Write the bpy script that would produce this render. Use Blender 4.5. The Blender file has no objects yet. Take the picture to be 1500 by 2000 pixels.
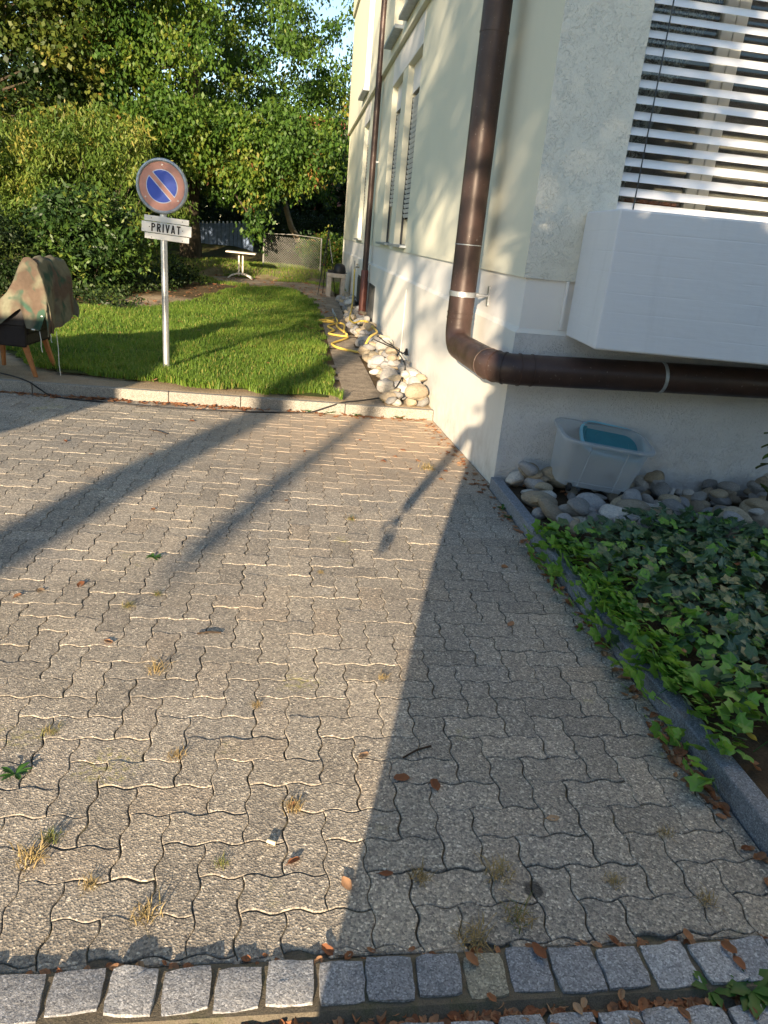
import bpy, bmesh, math, random
import numpy as np
from mathutils import Vector, Matrix

random.seed(7)
rng = np.random.default_rng(7)
R = math.radians
S = bpy.context.scene
COL = S.collection
PI = math.pi

# ------------------------------------------------------------------ camera
cam_d = bpy.data.cameras.new("camera")
cam = bpy.data.objects.new("camera", cam_d)
COL.objects.link(cam)
S.camera = cam
CAM = Vector((-1.504, -4.797, 1.62))
_r, _d, _f = Vector((.989, -.116, .087)), Vector((.039, -.365, -.930)), Vector((.140, .924, -.357))
_f.normalize(); _r = (_r - _f * _r.dot(_f)).normalized(); _d = _f.cross(_r)
cam.matrix_world = Matrix(((_r.x, -_d.x, -_f.x, CAM.x), (_r.y, -_d.y, -_f.y, CAM.y), (_r.z, -_d.z, -_f.z, CAM.z), (0, 0, 0, 1)))
cam_d.sensor_fit = 'VERTICAL'
cam_d.sensor_height = 24.0
cam_d.lens = 24.0 * 1400 / 2000
cam_d.clip_start = .02
cam_d.clip_end = 600

# ------------------------------------------------------------------ light
SUN_AZ, SUN_EL = 17.5, 12.0          # the light travels towards azimuth 17.5 degrees right of +Y, 12 degrees down
wld = bpy.data.worlds.new("World"); S.world = wld; wld.use_nodes = True
wn = wld.node_tree.nodes; wl = wld.node_tree.links
for n in list(wn): wn.remove(n)
sky = wn.new('ShaderNodeTexSky'); sky.sky_type = 'NISHITA'; sky.sun_disc = False
sky.sun_elevation = R(SUN_EL); sky.sun_rotation = R(180 + SUN_AZ)
sky.altitude = 400; sky.air_density = 1.0; sky.dust_density = .3; sky.ozone_density = 1.2
bg = wn.new('ShaderNodeBackground'); bg.inputs[1].default_value = .09
wo = wn.new('ShaderNodeOutputWorld')
wl.new(sky.outputs[0], bg.inputs[0]); wl.new(bg.outputs[0], wo.inputs[0])
sun_d = bpy.data.lights.new("sun", 'SUN'); sun_d.energy = 5.0; sun_d.angle = R(.53); sun_d.color = (1.0, .80, .56)
sun = bpy.data.objects.new("sun", sun_d); COL.objects.link(sun)
SUND = Vector((math.sin(R(SUN_AZ)) * math.cos(R(SUN_EL)), math.cos(R(SUN_AZ)) * math.cos(R(SUN_EL)), -math.sin(R(SUN_EL))))
sun.rotation_euler = SUND.to_track_quat('-Z', 'Y').to_euler(); sun.location = (-8, -25, 9)
S.view_settings.view_transform = 'Standard'; S.view_settings.look = 'None'
S.view_settings.exposure = 1.68; S.view_settings.gamma = 1.0; S.view_settings.use_curve_mapping = False
S.render.engine = 'CYCLES'
S.cycles.max_bounces = 6; S.cycles.diffuse_bounces = 4; S.cycles.transmission_bounces = 4; S.cycles.transparent_max_bounces = 8

# ------------------------------------------------------------------ helpers
def ss(v, a, b):
    t = np.clip((np.asarray(v, float) - a) / (b - a), 0, 1)
    return t * t * (3 - 2 * t)

def put(o, parent=None, loc=None, rot=None, **props):
    COL.objects.link(o)
    if parent is not None: o.parent = parent
    if loc is not None: o.location = loc
    if rot is not None: o.rotation_euler = rot
    for k, v in props.items(): o[k] = v
    return o

def thing(name, label, cat, loc=(0, 0, 0), rot=(0, 0, 0), group=None):
    o = bpy.data.objects.new(name, None)
    o.empty_display_size = .1
    put(o, None, loc, rot, label=label, category=cat)
    if group: o['group'] = group
    return o

def tag(o, label, cat, group=None):
    o['label'] = label; o['category'] = cat
    if group: o['group'] = group
    return o

def np_mesh(name, V, F, m=None, attrs=None, smooth=False):
    V = np.asarray(V, np.float32).reshape(-1, 3); F = np.asarray(F, np.int32)
    k = F.shape[1]; nf = F.shape[0]
    me = bpy.data.meshes.new(name)
    me.vertices.add(len(V)); me.vertices.foreach_set('co', V.ravel())
    me.loops.add(nf * k); me.loops.foreach_set('vertex_index', F.ravel())
    me.polygons.add(nf)
    me.polygons.foreach_set('loop_start', np.arange(0, nf * k, k, dtype=np.int32))
    me.update(calc_edges=True)
    if smooth: me.polygons.foreach_set('use_smooth', np.ones(nf, bool))
    for an, av in (attrs or {}).items():
        a = me.attributes.new(an, 'FLOAT', 'POINT'); a.data.foreach_set('value', np.asarray(av, np.float32))
    if m: me.materials.append(m)
    me.update()
    return me

class MB:
    """collects shapes, links them as one mesh object"""
    def __init__(s): s.v = []; s.f = []; s.mi = []
    def add(s, vs, fs, mi=0):
        o = len(s.v); s.v += [tuple(p) for p in vs]
        for q in fs: s.f.append(tuple(i + o for i in q)); s.mi.append(mi)
        return s
    def box(s, x0, y0, z0, x1, y1, z1, mi=0, faces=None, M=None):
        vs = [(x0, y0, z0), (x1, y0, z0), (x1, y1, z0), (x0, y1, z0), (x0, y0, z1), (x1, y0, z1), (x1, y1, z1), (x0, y1, z1)]
        if M is not None: vs = [tuple(M @ Vector(p)) for p in vs]
        fs = [(0, 3, 2, 1), (4, 5, 6, 7), (0, 1, 5, 4), (1, 2, 6, 5), (2, 3, 7, 6), (3, 0, 4, 7)]   # bottom top front right back left
        o = len(s.v); s.v += vs
        for i, q in enumerate(fs):
            s.f.append(tuple(k + o for k in q)); s.mi.append(faces[i] if faces else mi)
        return s
    def prism(s, pts, z0, z1, mi=0):
        n = len(pts)
        vs = [(p[0], p[1], z0) for p in pts] + [(p[0], p[1], z1) for p in pts]
        fs = [tuple(range(n - 1, -1, -1)), tuple(range(n, 2 * n))] + [(i, (i + 1) % n, n + (i + 1) % n, n + i) for i in range(n)]
        return s.add(vs, fs, mi)
    def tube(s, pts, rad, n=10, cap=True, mi=0, flat=1.0):
        P = [Vector(p) for p in pts]
        if not isinstance(rad, (list, tuple)): rad = [rad] * len(P)
        T = []
        for i in range(len(P)):
            t = (P[min(i + 1, len(P) - 1)] - P[max(i - 1, 0)])
            T.append(t.normalized() if t.length > 1e-9 else Vector((0, 0, 1)))
        a = Vector((0, 0, 1)) if abs(T[0].z) < .9 else Vector((1, 0, 0))
        u = T[0].cross(a).normalized()
        vs = []
        for i, p in enumerate(P):
            u = (u - T[i] * u.dot(T[i])).normalized(); w = T[i].cross(u)
            for k in range(n):
                c = 2 * PI * k / n
                vs.append(p + (u * math.cos(c) + w * math.sin(c) * flat) * rad[i])
        fs = []
        for i in range(len(P) - 1):
            for k in range(n):
                k2 = (k + 1) % n
                fs.append((i * n + k, i * n + k2, (i + 1) * n + k2, (i + 1) * n + k))
        if cap:
            fs.append(tuple(range(n - 1, -1, -1))); fs.append(tuple((len(P) - 1) * n + k for k in range(n)))
        return s.add(vs, fs, mi)
    def disc(s, c, r, n=32, y=0.0, th=.004):
        """disc facing -Y with a little thickness"""
        vs = []
        for yy in (c[1] - th, c[1]):
            vs += [(c[0] + r * math.cos(2 * PI * k / n), yy, c[2] + r * math.sin(2 * PI * k / n)) for k in range(n)]
        fs = [tuple(range(n)), tuple(range(2 * n - 1, n - 1, -1))] + [(k, n + k, n + (k + 1) % n, (k + 1) % n) for k in range(n)]
        return s.add(vs, fs)
    def mesh(s, name, mats):
        me = bpy.data.meshes.new(name)
        me.from_pydata([tuple(p) for p in s.v], [], s.f)
        if not isinstance(mats, (list, tuple)): mats = [mats]
        for m in mats: me.materials.append(m)
        if len(mats) > 1: me.polygons.foreach_set('material_index', s.mi)
        me.update()
        return me
    def build(s, name, mats, parent=None, smooth=False, bevel=0, seg=2, loc=None, rot=None, **props):
        me = s.mesh(name, mats)
        o = bpy.data.objects.new(name, me)
        put(o, parent, loc, rot, **props)
        if smooth: smooth_mesh(me)
        if bevel:
            b = o.modifiers.new('bevel', 'BEVEL'); b.width = bevel; b.segments = seg; b.limit_method = 'ANGLE'; b.angle_limit = R(35)
        return o

def smooth_mesh(me, angle=45):
    me.polygons.foreach_set('use_smooth', np.ones(len(me.polygons), bool))
    bm = bmesh.new(); bm.from_mesh(me)
    for e in bm.edges:
        if len(e.link_faces) == 2 and e.calc_face_angle(0) > R(angle): e.smooth = False
    bm.to_mesh(me); bm.free()

def copy_tree(o, parent=None):
    kids = list(o.children)
    c = o.copy(); COL.objects.link(c)
    if parent is not None: c.parent = parent
    for k in kids: copy_tree(k, c)
    return c

# ------------------------------------------------------------------ materials
class NT:
    def __init__(s, name, rough=.8, spec=.3):
        s.m = bpy.data.materials.new(name); s.m.use_nodes = True
        s.t = s.m.node_tree; s.b = s.t.nodes['Principled BSDF']; s.out = s.t.nodes['Material Output']
        s.b.inputs['Roughness'].default_value = rough
        s.b.inputs['Specular IOR Level'].default_value = spec
        s._pos = None
    def n(s, typ, **kw):
        nd = s.t.nodes.new(typ)
        for k, v in kw.items():
            if hasattr(nd, k) and not k[0].isupper(): setattr(nd, k, v)
            else:
                k2 = k.replace('_', ' ')
                if hasattr(v, 'is_output') or isinstance(v, bpy.types.NodeSocket): s.t.links.new(v, nd.inputs[k2])
                else: nd.inputs[k2].default_value = v
        return nd
    def l(s, a, b): s.t.links.new(a, b)
    @property
    def pos(s):
        if s._pos is None: s._pos = s.n('ShaderNodeNewGeometry').outputs['Position']
        return s._pos
    def obj(s):
        tc = s.n('ShaderNodeTexCoord').outputs['Object']
        oi = s.n('ShaderNodeObjectInfo').outputs['Random']
        mul = s.math('MULTIPLY', oi, 37.0)
        return s.n('ShaderNodeVectorMath', operation='ADD', ).outputs[0] if False else s._vadd(tc, mul)
    def _vadd(s, v, f):
        nd = s.t.nodes.new('ShaderNodeVectorMath'); nd.operation = 'ADD'
        s.l(v, nd.inputs[0]); s.l(f, nd.inputs[1]); return nd.outputs[0]
    def vscale(s, v, sc):
        nd = s.t.nodes.new('ShaderNodeVectorMath'); nd.operation = 'MULTIPLY'
        s.l(v, nd.inputs[0]); nd.inputs[1].default_value = sc; return nd.outputs[0]
    def math(s, op, a, b=None, c=None, clamp=False):
        nd = s.t.nodes.new('ShaderNodeMath'); nd.operation = op; nd.use_clamp = clamp
        for i, v in enumerate((a, b, c)):
            if v is None: continue
            if isinstance(v, bpy.types.NodeSocket): s.l(v, nd.inputs[i])
            else: nd.inputs[i].default_value = v
        return nd.outputs[0]
    def noise(s, scale, detail=4, rough=.55, dist=0, vec=None):
        nd = s.n('ShaderNodeTexNoise'); nd.inputs['Scale'].default_value = scale; nd.inputs['Detail'].default_value = detail
        nd.inputs['Roughness'].default_value = rough; nd.inputs['Distortion'].default_value = dist
        s.l(vec if vec is not None else s.pos, nd.inputs['Vector']); return nd.outputs['Fac']
    def voro(s, scale, feature='F1', out='Distance', vec=None):
        nd = s.n('ShaderNodeTexVoronoi', feature=feature); nd.inputs['Scale'].default_value = scale
        s.l(vec if vec is not None else s.pos, nd.inputs['Vector']); return nd.outputs[out]
    def ramp(s, fac, stops, interp='LINEAR'):
        nd = s.n('ShaderNodeValToRGB'); cr = nd.color_ramp; cr.interpolation = interp
        while len(cr.elements) > len(stops): cr.elements.remove(cr.elements[-1])
        while len(cr.elements) < len(stops): cr.elements.new(.5)
        for e, (p, c) in zip(cr.elements, stops):
            e.position = p; e.color = (*c, 1) if len(c) == 3 else c
        s.l(fac, nd.inputs[0]); return nd.outputs[0]
    def step(s, fac, a, b): return s.ramp(fac, [(a, (0, 0, 0)), (b, (1, 1, 1))])
    def mix(s, fac, a, b, mode='MIX'):
        nd = s.n('ShaderNodeMix', data_type='RGBA', blend_type=mode)
        for sock, v in ((nd.inputs[0], fac), (nd.inputs[6], a), (nd.inputs[7], b)):
            if isinstance(v, bpy.types.NodeSocket): s.l(v, sock)
            elif isinstance(v, (int, float)): sock.default_value = v
            else: sock.default_value = (*v, 1)
        return nd.outputs[2]
    def attr(s, name, out='Fac'): return s.n('ShaderNodeAttribute', attribute_name=name).outputs[out]
    def rand(s): return s.n('ShaderNodeObjectInfo').outputs['Random']
    def color(s, c):
        if isinstance(c, bpy.types.NodeSocket): s.l(c, s.b.inputs['Base Color'])
        else: s.b.inputs['Base Color'].default_value = (*c, 1)
        return s
    def bump(s, h, strength=.5, dist=.01):
        nd = s.n('ShaderNodeBump'); nd.inputs['Strength'].default_value = strength; nd.inputs['Distance'].default_value = dist
        s.l(h, nd.inputs['Height'])
        prev = s.b.inputs['Normal'].links
        if prev: s.l(prev[0].from_socket, nd.inputs['Normal'])
        s.l(nd.outputs[0], s.b.inputs['Normal']); return s

def simple(name, c, rough=.6, spec=.3, var=.12, scale=12, metal=0, bumpd=0, bscale=80, obj=False):
    t = NT(name, rough, spec)
    v = t.obj() if obj else None
    n = t.noise(scale, 5, .6, 0, v)
    a = tuple(max(0, x * (1 - var)) for x in c); b = tuple(min(1, x * (1 + var)) for x in c)
    t.color(t.ramp(n, [(.3, a), (.7, b)]))
    t.b.inputs['Metallic'].default_value = metal
    if bumpd: t.bump(t.noise(bscale, 4, .6, 0, v), .5, bumpd)
    return t.m

def m_paver():
    t = NT('paver_concrete', .9, .25)
    r = t.math('FRACT', t.math('ADD', t.attr('tint'), t.rand()))
    base = t.ramp(r, [(0, (.245, .224, .198)), (.3, (.305, .281, .250)), (.6, (.272, .249, .220)), (.85, (.34, .309, .270)), (1, (.285, .250, .212))])
    big = t.noise(.9, 4, .6)
    base = t.mix(t.step(big, .35, .7), base, t.mix(1, base, (1.22, 1.18, 1.10), 'MULTIPLY'))
    cell = t.n('ShaderNodeTexVoronoi'); cell.inputs['Scale'].default_value = 165; t.l(t.pos, cell.inputs['Vector'])
    sp = t.n('ShaderNodeSeparateColor'); t.l(cell.outputs['Color'], sp.inputs[0])
    agg = t.ramp(sp.outputs[0], [(0, (.28, .28, .30)), (.2, (.58, .57, .56)), (.5, (.98, .96, .93)), (.8, (1.28, 1.22, 1.12)), (.93, (1.8, 1.74, 1.62)), (1, (2.7, 2.65, 2.5))])
    c = t.mix(.68, base, agg, 'MULTIPLY')
    fine = t.noise(330, 3, .7)
    c = t.mix(.6, c, t.ramp(fine, [(.32, (.42, .42, .42)), (.68, (1.5, 1.5, 1.48))]), 'MULTIPLY')
    lich = t.math('MULTIPLY', t.step(t.noise(2.3, 3, .5), .66, .72), t.step(t.noise(45, 4, .6), .48, .6))
    c = t.mix(t.math('MULTIPLY', lich, .55), c, (.34, .31, .10))
    stain = t.step(t.noise(1.3, 6, .7, .6), .52, .72)
    c = t.mix(t.math('MULTIPLY', stain, .38), c, t.mix(1, c, (.55, .54, .52), 'MULTIPLY'))
    pale = t.step(t.noise(5.5, 5, .7, 1.0), .66, .72)
    c = t.mix(t.math('MULTIPLY', pale, .35), c, (.50, .48, .45))
    # dry sand lying on the far part of the paving, by the kerb and the wall
    sx = t.n('ShaderNodeSeparateXYZ'); t.l(t.pos, sx.inputs[0])
    sand = t.math('MULTIPLY', t.math('MULTIPLY', t.step(sx.outputs[1], .0, .9), t.math('SUBTRACT', 1.0, t.step(t.math('MULTIPLY', sx.outputs[0], -1), .9, 2.1))), t.step(t.noise(3.5, 5, .6), .3, .62))
    ysc = t.n('ShaderNodeMapRange'); t.l(sx.outputs[1], ysc.inputs[0]); ysc.inputs[1].default_value = -.4; ysc.inputs[2].default_value = 1.1
    xsc = t.n('ShaderNodeMapRange'); t.l(sx.outputs[0], xsc.inputs[0]); xsc.inputs[1].default_value = -2.4; xsc.inputs[2].default_value = -1.0
    sand = t.math('MULTIPLY', t.math('MULTIPLY', ysc.outputs[0], xsc.outputs[0]), t.step(t.noise(3.5, 5, .6), .22, .5))
    c = t.mix(t.math('MULTIPLY', sand, .9), c, (.52, .39, .27))
    # one old oil drop
    d = t.n('ShaderNodeVectorMath', operation='DISTANCE'); t.l(t.pos, d.inputs[0]); d.inputs[1].default_value = (-.786, -3.415, .0)
    drop = t.math('SUBTRACT', 1.0, t.step(t.math('ADD', d.outputs[1 if len(d.outputs) > 1 else 0], t.math('MULTIPLY', t.noise(60, 3), .02)), .034, .042))
    c = t.mix(t.math('MULTIPLY', drop, .8), c, (.02, .02, .022))
    t.color(c)
    t.bump(cell.outputs['Distance'], .5, .004)
    t.bump(t.noise(300, 3, .7), .5, .0025)
    t.bump(t.noise(40, 4, .6), .35, .003)
    return t.m

def m_ground(name, a, b, c2, sc=6, speck=220, bump=.01):
    t = NT(name, .95, .1)
    col = t.ramp(t.noise(sc, 8, .65), [(.25, a), (.5, b), (.75, c2)])
    col = t.mix(.6, col, t.ramp(t.noise(speck, 3, .7), [(.3, (.5, .5, .5)), (.7, (1.5, 1.5, 1.5))]), 'MULTIPLY')
    t.color(col); t.bump(t.noise(speck * .5, 5, .7), .8, bump)
    return t.m

def m_garden():
    t = NT('garden_soil', .95, .1)
    soil = t.ramp(t.noise(5, 8, .7), [(.25, (.055, .042, .026)), (.5, (.10, .072, .042)), (.75, (.16, .11, .06))])
    sand = t.ramp(t.noise(9, 6, .6), [(.25, (.34, .27, .19)), (.75, (.46, .37, .27))])
    col = t.mix(t.attr('bare'), soil, sand)
    green = t.ramp(t.noise(14, 6, .7), [(.3, (.03, .05, .012)), (.7, (.085, .12, .03))])
    col = t.mix(t.math('MULTIPLY', t.attr('green'), t.step(t.noise(3, 5, .6), .3, .6)), col, green)
    litter = t.step(t.voro(38, 'F1', 'Distance'), .55, .2)
    col = t.mix(.65, col, t.ramp(t.noise(120, 4, .75), [(.3, (.45, .45, .45)), (.7, (1.6, 1.55, 1.45))]), 'MULTIPLY')
    t.color(col); t.bump(t.noise(60, 6, .7), .9, .02)
    return t.m

def m_plaster(name, c, rough_relief=0.0, dirt=.1):
    t = NT(name, .9, .2)
    col = t.mix(t.step(t.noise(.8, 5, .6), .35, .75), tuple(x * (1 - dirt * .5) for x in c), c)
    streak = t.noise(2.0, 5, .6, 0, t.vscale(t.pos, (3.0, 3.0, .35)))
    col = t.mix(t.math('MULTIPLY', t.step(streak, .5, .8), dirt), col, tuple(x * .72 for x in c))
    sz = t.n('ShaderNodeSeparateXYZ'); t.l(t.pos, sz.inputs[0])
    low = t.n('ShaderNodeMapRange'); t.l(sz.outputs[2], low.inputs[0]); low.inputs[1].default_value = .55; low.inputs[2].default_value = -.05
    col = t.mix(t.math('MULTIPLY', t.math('MULTIPLY', low.outputs[0], t.step(t.noise(7, 6, .7), .38, .72)), .55), col, (.30, .25, .19))
    if rough_relief:
        w = t.noise(38, 3, .5, 1.6)
        groove = t.ramp(w, [(.40, (0, 0, 0)), (.47, (1, 1, 1))])
        msk = t.step(t.noise(9, 3, .5), .38, .55)
        h = t.mix(msk, (1, 1, 1), groove)
        dk = t.math('MULTIPLY', t.step(t.noise(26, 3, .6, 2.0), .72, .80), .3)
        col = t.mix(t.math('MULTIPLY', dk, t.step(t.noise(4, 3), .5, .62)), col, tuple(x * .42 for x in c))
        t.bump(h, .7, .007 * rough_relief)
        t.bump(t.noise(42, 5, .6, 1.0), .8, .010 * rough_relief)
    else:
        t.bump(t.noise(140, 4, .65), .35, .002)
        t.bump(t.noise(6, 3, .5), .3, .006)
    t.color(col)
    return t.m

def m_granite(name, a, b, rough=.7):
    t = NT(name, rough, .35)
    r = t.rand()
    base = t.mix(r, a, b)
    v = t.n('ShaderNodeTexVoronoi'); v.inputs['Scale'].default_value = 260; t.l(t.pos, v.inputs['Vector'])
    sp = t.n('ShaderNodeSeparateColor'); t.l(v.outputs['Color'], sp.inputs[0])
    col = t.mix(.75, base, t.ramp(sp.outputs[0], [(0, (.35, .35, .37)), (.35, (.8, .8, .8)), (.8, (1.2, 1.2, 1.2)), (1, (1.9, 1.9, 1.9))]), 'MULTIPLY')
    col = t.mix(t.math('MULTIPLY', t.step(t.noise(30, 5, .7), .5, .7), .4), col, tuple(x * .5 for x in a))
    t.color(col)
    t.bump(t.noise(55, 6, .7), .8, .006); t.bump(t.noise(220, 3, .7), .4, .002)
    return t.m

def m_leaf(name, stops, rough=.55, trans=.35, rnd=False, vein=None, spec=.3):
    t = NT(name, rough, spec)
    f = t.attr('tint')
    if rnd: f = t.math('FRACT', t.math('ADD', f, t.rand()))
    col = t.ramp(f, stops)
    col = t.mix(.35, col, t.ramp(t.noise(30, 2), [(.3, (.7, .7, .7)), (.7, (1.3, 1.3, 1.3))]), 'MULTIPLY')
    if vein is not None:
        col = t.mix(t.math('MULTIPLY', t.step(t.attr('vein'), .66, .96), .7), col, vein)
    t.color(col)
    tr = t.n('ShaderNodeBsdfTranslucent'); t.l(t.mix(1, col, (1.5, 1.45, .8), 'MULTIPLY'), tr.inputs[0])
    mx = t.n('ShaderNodeMixShader'); mx.inputs[0].default_value = trans
    t.l(t.b.outputs[0], mx.inputs[1]); t.l(tr.outputs[0], mx.inputs[2]); t.l(mx.outputs[0], t.out.inputs[0])
    return t.m

def m_stone():
    t = NT('river_stone', .75, .3)
    v = t.obj(); r = t.rand()
    base = t.ramp(r, [(0, (.36, .35, .335)), (.16, (.46, .39, .28)), (.3, (.25, .25, .25)), (.45, (.40, .33, .23)), (.58, (.60, .58, .54)), (.7, (.33, .28, .21)), (.84, (.36, .36, .37)), (1, (.45, .38, .30))], 'CONSTANT')
    col = t.mix(.8, base, t.ramp(t.noise(7, 6, .7, .5, v), [(.3, (.6, .6, .62)), (.7, (1.35, 1.3, 1.22))]), 'MULTIPLY')
    band = t.noise(4, 3, .6, 1.0, t.vscale(v, (1, 1, 6)))
    col = t.mix(t.math('MULTIPLY', t.step(band, .58, .66), .4), col, (.40, .385, .36))
    col = t.mix(.5, col, t.ramp(t.noise(60, 3, .7, 0, v), [(.3, (.6, .6, .6)), (.7, (1.4, 1.4, 1.4))]), 'MULTIPLY')
    t.color(col); t.bump(t.noise(6, 5, .7, 0, v), .8, .03)
    return t.m

def m_bark(name, a, b):
    t = NT(name, .95, .1)
    n = t.noise(5, 6, .7, 1.0, t.vscale(t.pos, (1, 1, .35)))
    t.color(t.ramp(n, [(.3, a), (.7, b)])); t.bump(t.noise(18, 6, .7, .5, t.vscale(t.pos, (1, 1, .4))), 1, .04)
    return t.m

def m_camo():
    t = NT('camouflage_canvas', .92, .1)
    a = t.noise(4.2, 2, .5, .4); b = t.noise(5.0, 2, .5, .5, t._vadd(t.pos, t.math('ADD', 5.3, 0)))
    c = t.ramp(a, [(.44, (.145, .142, .100)), (.60, (.098, .072, .054))], 'LINEAR')
    c = t.mix(t.step(b, .55, .64), c, (.04, .078, .056))
    c = t.mix(.4, c, t.ramp(t.noise(25, 4), [(.3, (.7, .7, .7)), (.7, (1.25, 1.25, 1.25))]), 'MULTIPLY')
    t.color(c); t.bump(t.noise(500, 2), .3, .001); t.bump(t.noise(9, 4, .6), .5, .012)
    return t.m

def m_copper(name, a, b, rough=.42, metal=.55):
    t = NT(name, rough, .4)
    n = t.noise(5, 5, .65, .4)
    col = t.ramp(n, [(.3, a), (.7, b)])
    col = t.mix(t.math('MULTIPLY', t.step(t.noise(70, 2, .5), .70, .74), .4), col, (.35, .33, .30))
    t.color(col); t.b.inputs['Metallic'].default_value = metal
    t.l(t.ramp(t.noise(9, 4), [(.3, (.34,) * 3), (.7, (.52,) * 3)]), t.b.inputs['Roughness'])
    return t.m

def m_glass(name, tint=(.9, .93, .92), refl=1.0):
    t = NT(name)
    tr = t.n('ShaderNodeBsdfTransparent'); tr.inputs[0].default_value = (*tint, 1)
    gl = t.n('ShaderNodeBsdfGlossy'); gl.inputs['Roughness'].default_value = .02
    fr = t.n('ShaderNodeFresnel'); fr.inputs[0].default_value = 1.5
    mx = t.n('ShaderNodeMixShader')
    t.l(t.math('MULTIPLY', fr.outputs[0], refl), mx.inputs[0]); t.l(tr.outputs[0], mx.inputs[1]); t.l(gl.outputs[0], mx.inputs[2])
    t.l(mx.outputs[0], t.out.inputs[0])
    return t.m

def m_plastic(name, c, alpha=.45, rough=.35):
    t = NT(name, rough, .4)
    t.color(t.ramp(t.noise(4, 4), [(.3, tuple(x * .92 for x in c)), (.7, c)]))
    tl = t.n('ShaderNodeBsdfTranslucent'); tl.inputs[0].default_value = (*c, 1)
    tr = t.n('ShaderNodeBsdfTransparent'); tr.inputs[0].default_value = (.86, .90, .93, 1)
    m1 = t.n('ShaderNodeMixShader'); m1.inputs[0].default_value = .35
    t.l(t.b.outputs[0], m1.inputs[1]); t.l(tl.outputs[0], m1.inputs[2])
    m2 = t.n('ShaderNodeMixShader'); m2.inputs[0].default_value = alpha
    t.l(m1.outputs[0], m2.inputs[1]); t.l(tr.outputs[0], m2.inputs[2]); t.l(m2.outputs[0], t.out.inputs[0])
    return t.m

def m_lace():
    t = NT('lace_cloth', .9, .1)
    t.color((.52, .52, .50))
    h = t.noise(34, 3, .6, 1.5)
    hole = t.math('ADD', t.step(h, .50, .56), t.math('MULTIPLY', t.step(t.noise(11, 3, .6, 2.0), .55, .62), .45), None, True)
    tr = t.n('ShaderNodeBsdfTransparent'); mx = t.n('ShaderNodeMixShader')
    t.l(t.math('MULTIPLY', hole, .85), mx.inputs[0]); t.l(t.b.outputs[0], mx.inputs[1]); t.l(tr.outputs[0], mx.inputs[2])
    t.l(mx.outputs[0], t.out.inputs[0])
    return t.m

M = {}
M['paver'] = m_paver()
M['joint'] = m_ground('joint_sand', (.09, .078, .06), (.14, .12, .09), (.08, .085, .042), 12, 300, .004)
M['garden'] = m_garden()
M['asphalt'] = m_ground('asphalt', (.04, .04, .042), (.055, .055, .056), (.07, .07, .07), 3, 200, .004)
M['path'] = m_ground('path_gravel', (.16, .13, .10), (.28, .23, .175), (.42, .35, .27), 7, 70, .025)
M['turf'] = m_ground('turf_soil', (.04, .05, .016), (.055, .07, .02), (.09, .08, .035), 8, 150, .01)
M['bed'] = m_ground('bed_soil', (.045, .034, .024), (.075, .055, .036), (.11, .08, .05), 9, 120, .012)
M['cream'] = m_plaster('cream_plaster', (.70, .695, .575), 0, .08)
M['cream_rough'] = m_plaster('cream_rough_plaster', (.68, .675, .60), 1.0, .06)
M['white_wall'] = m_plaster('white_plaster', (.74, .73, .71), 0, .07)
M['plinth'] = m_plaster('plinth_plaster', (.72, .70, .65), 0, .10)
M['plinth_rough'] = m_plaster('plinth_rough_plaster', (.60, .61, .62), 1.0, .10)
M['parapet'] = None
t = NT('board_marked_paint', .7, .3)
_st = t.step(t.noise(2.2, 5, .65, 0, t.vscale(t.pos, (4, 4, .5))), .52, .8)
t.color(t.mix(t.math('MULTIPLY', _st, .30), t.mix(t.step(t.noise(1.2, 4), .35, .7), (.63, .64, .67), (.69, .70, .72)), (.44, .44, .45)))
_z = t.n('ShaderNodeSeparateXYZ'); t.l(t.pos, _z.inputs[0])
_fr = t.math('FRACT', t.math('ADD', t.math('MULTIPLY', _z.outputs[2], 9.0), t.math('MULTIPLY', t.noise(1.3, 2), .15)))
t.bump(t.math('MULTIPLY', t.ramp(_fr, [(0, (0, 0, 0)), (.05, (1, 1, 1)), (.95, (1, 1, 1)), (1, (0, 0, 0))]), t.step(t.noise(3, 3), .35, .6)), .35, .004)
t.bump(t.noise(14, 5, .6, 0, t.vscale(t.pos, (.4, .4, 3))), .35, .005)
M['parapet'] = t.m
M['pipe'] = m_copper('brown_copper', (.040, .026, .023), (.072, .043, .036), .5, .15)
M['pipe_red'] = m_copper('red_brown_pipe', (.11, .035, .024), (.17, .055, .038), .5, .2)
M['steel'] = simple('galvanised_steel', (.50, .52, .54), .38, .5, .15, 30, .75)
M['zinc'] = simple('dull_zinc', (.40, .44, .47), .5, .4, .2, 25, .5)
M['dark_metal'] = simple('dark_grey_metal', (.05, .055, .06), .5, .4, .2, 20, .3)
M['black'] = simple('black_metal', (.012, .012, .013), .45, .4, .3, 30)
M['rubber'] = simple('black_rubber', (.015, .015, .016), .6, .3, .3, 60)
M['slat'] = simple('white_aluminium', (.80, .81, .83), .35, .4, .03, 5)
M['slat_grey'] = simple('grey_shutter', (.52, .53, .53), .5, .3, .06, 5)
M['frame'] = simple('window_frame_paint', (.66, .66, .60), .5, .3, .05, 5)
M['room'] = simple('room_wall', (.16, .145, .125), .9, .1, .1, 3)
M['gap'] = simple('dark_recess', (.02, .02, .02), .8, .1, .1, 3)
M['glass'] = m_glass('window_glass')
M['dark_glass'] = simple('dark_window_glass', (.03, .035, .04), .06, .6, .1, 3)
M['lace'] = m_lace()
M['terracotta'] = simple('terracotta', (.40, .13, .05), .8, .2, .15, 20)
M['kerb'] = m_granite('kerb_concrete', (.22, .205, .18), (.27, .25, .215), .9)
M['granite'] = m_granite('blue_grey_granite', (.17, .185, .21), (.23, .245, .27), .7)
M['cobble'] = m_granite('granite_cobble', (.23, .235, .25), (.37, .37, .375), .78)
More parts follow.
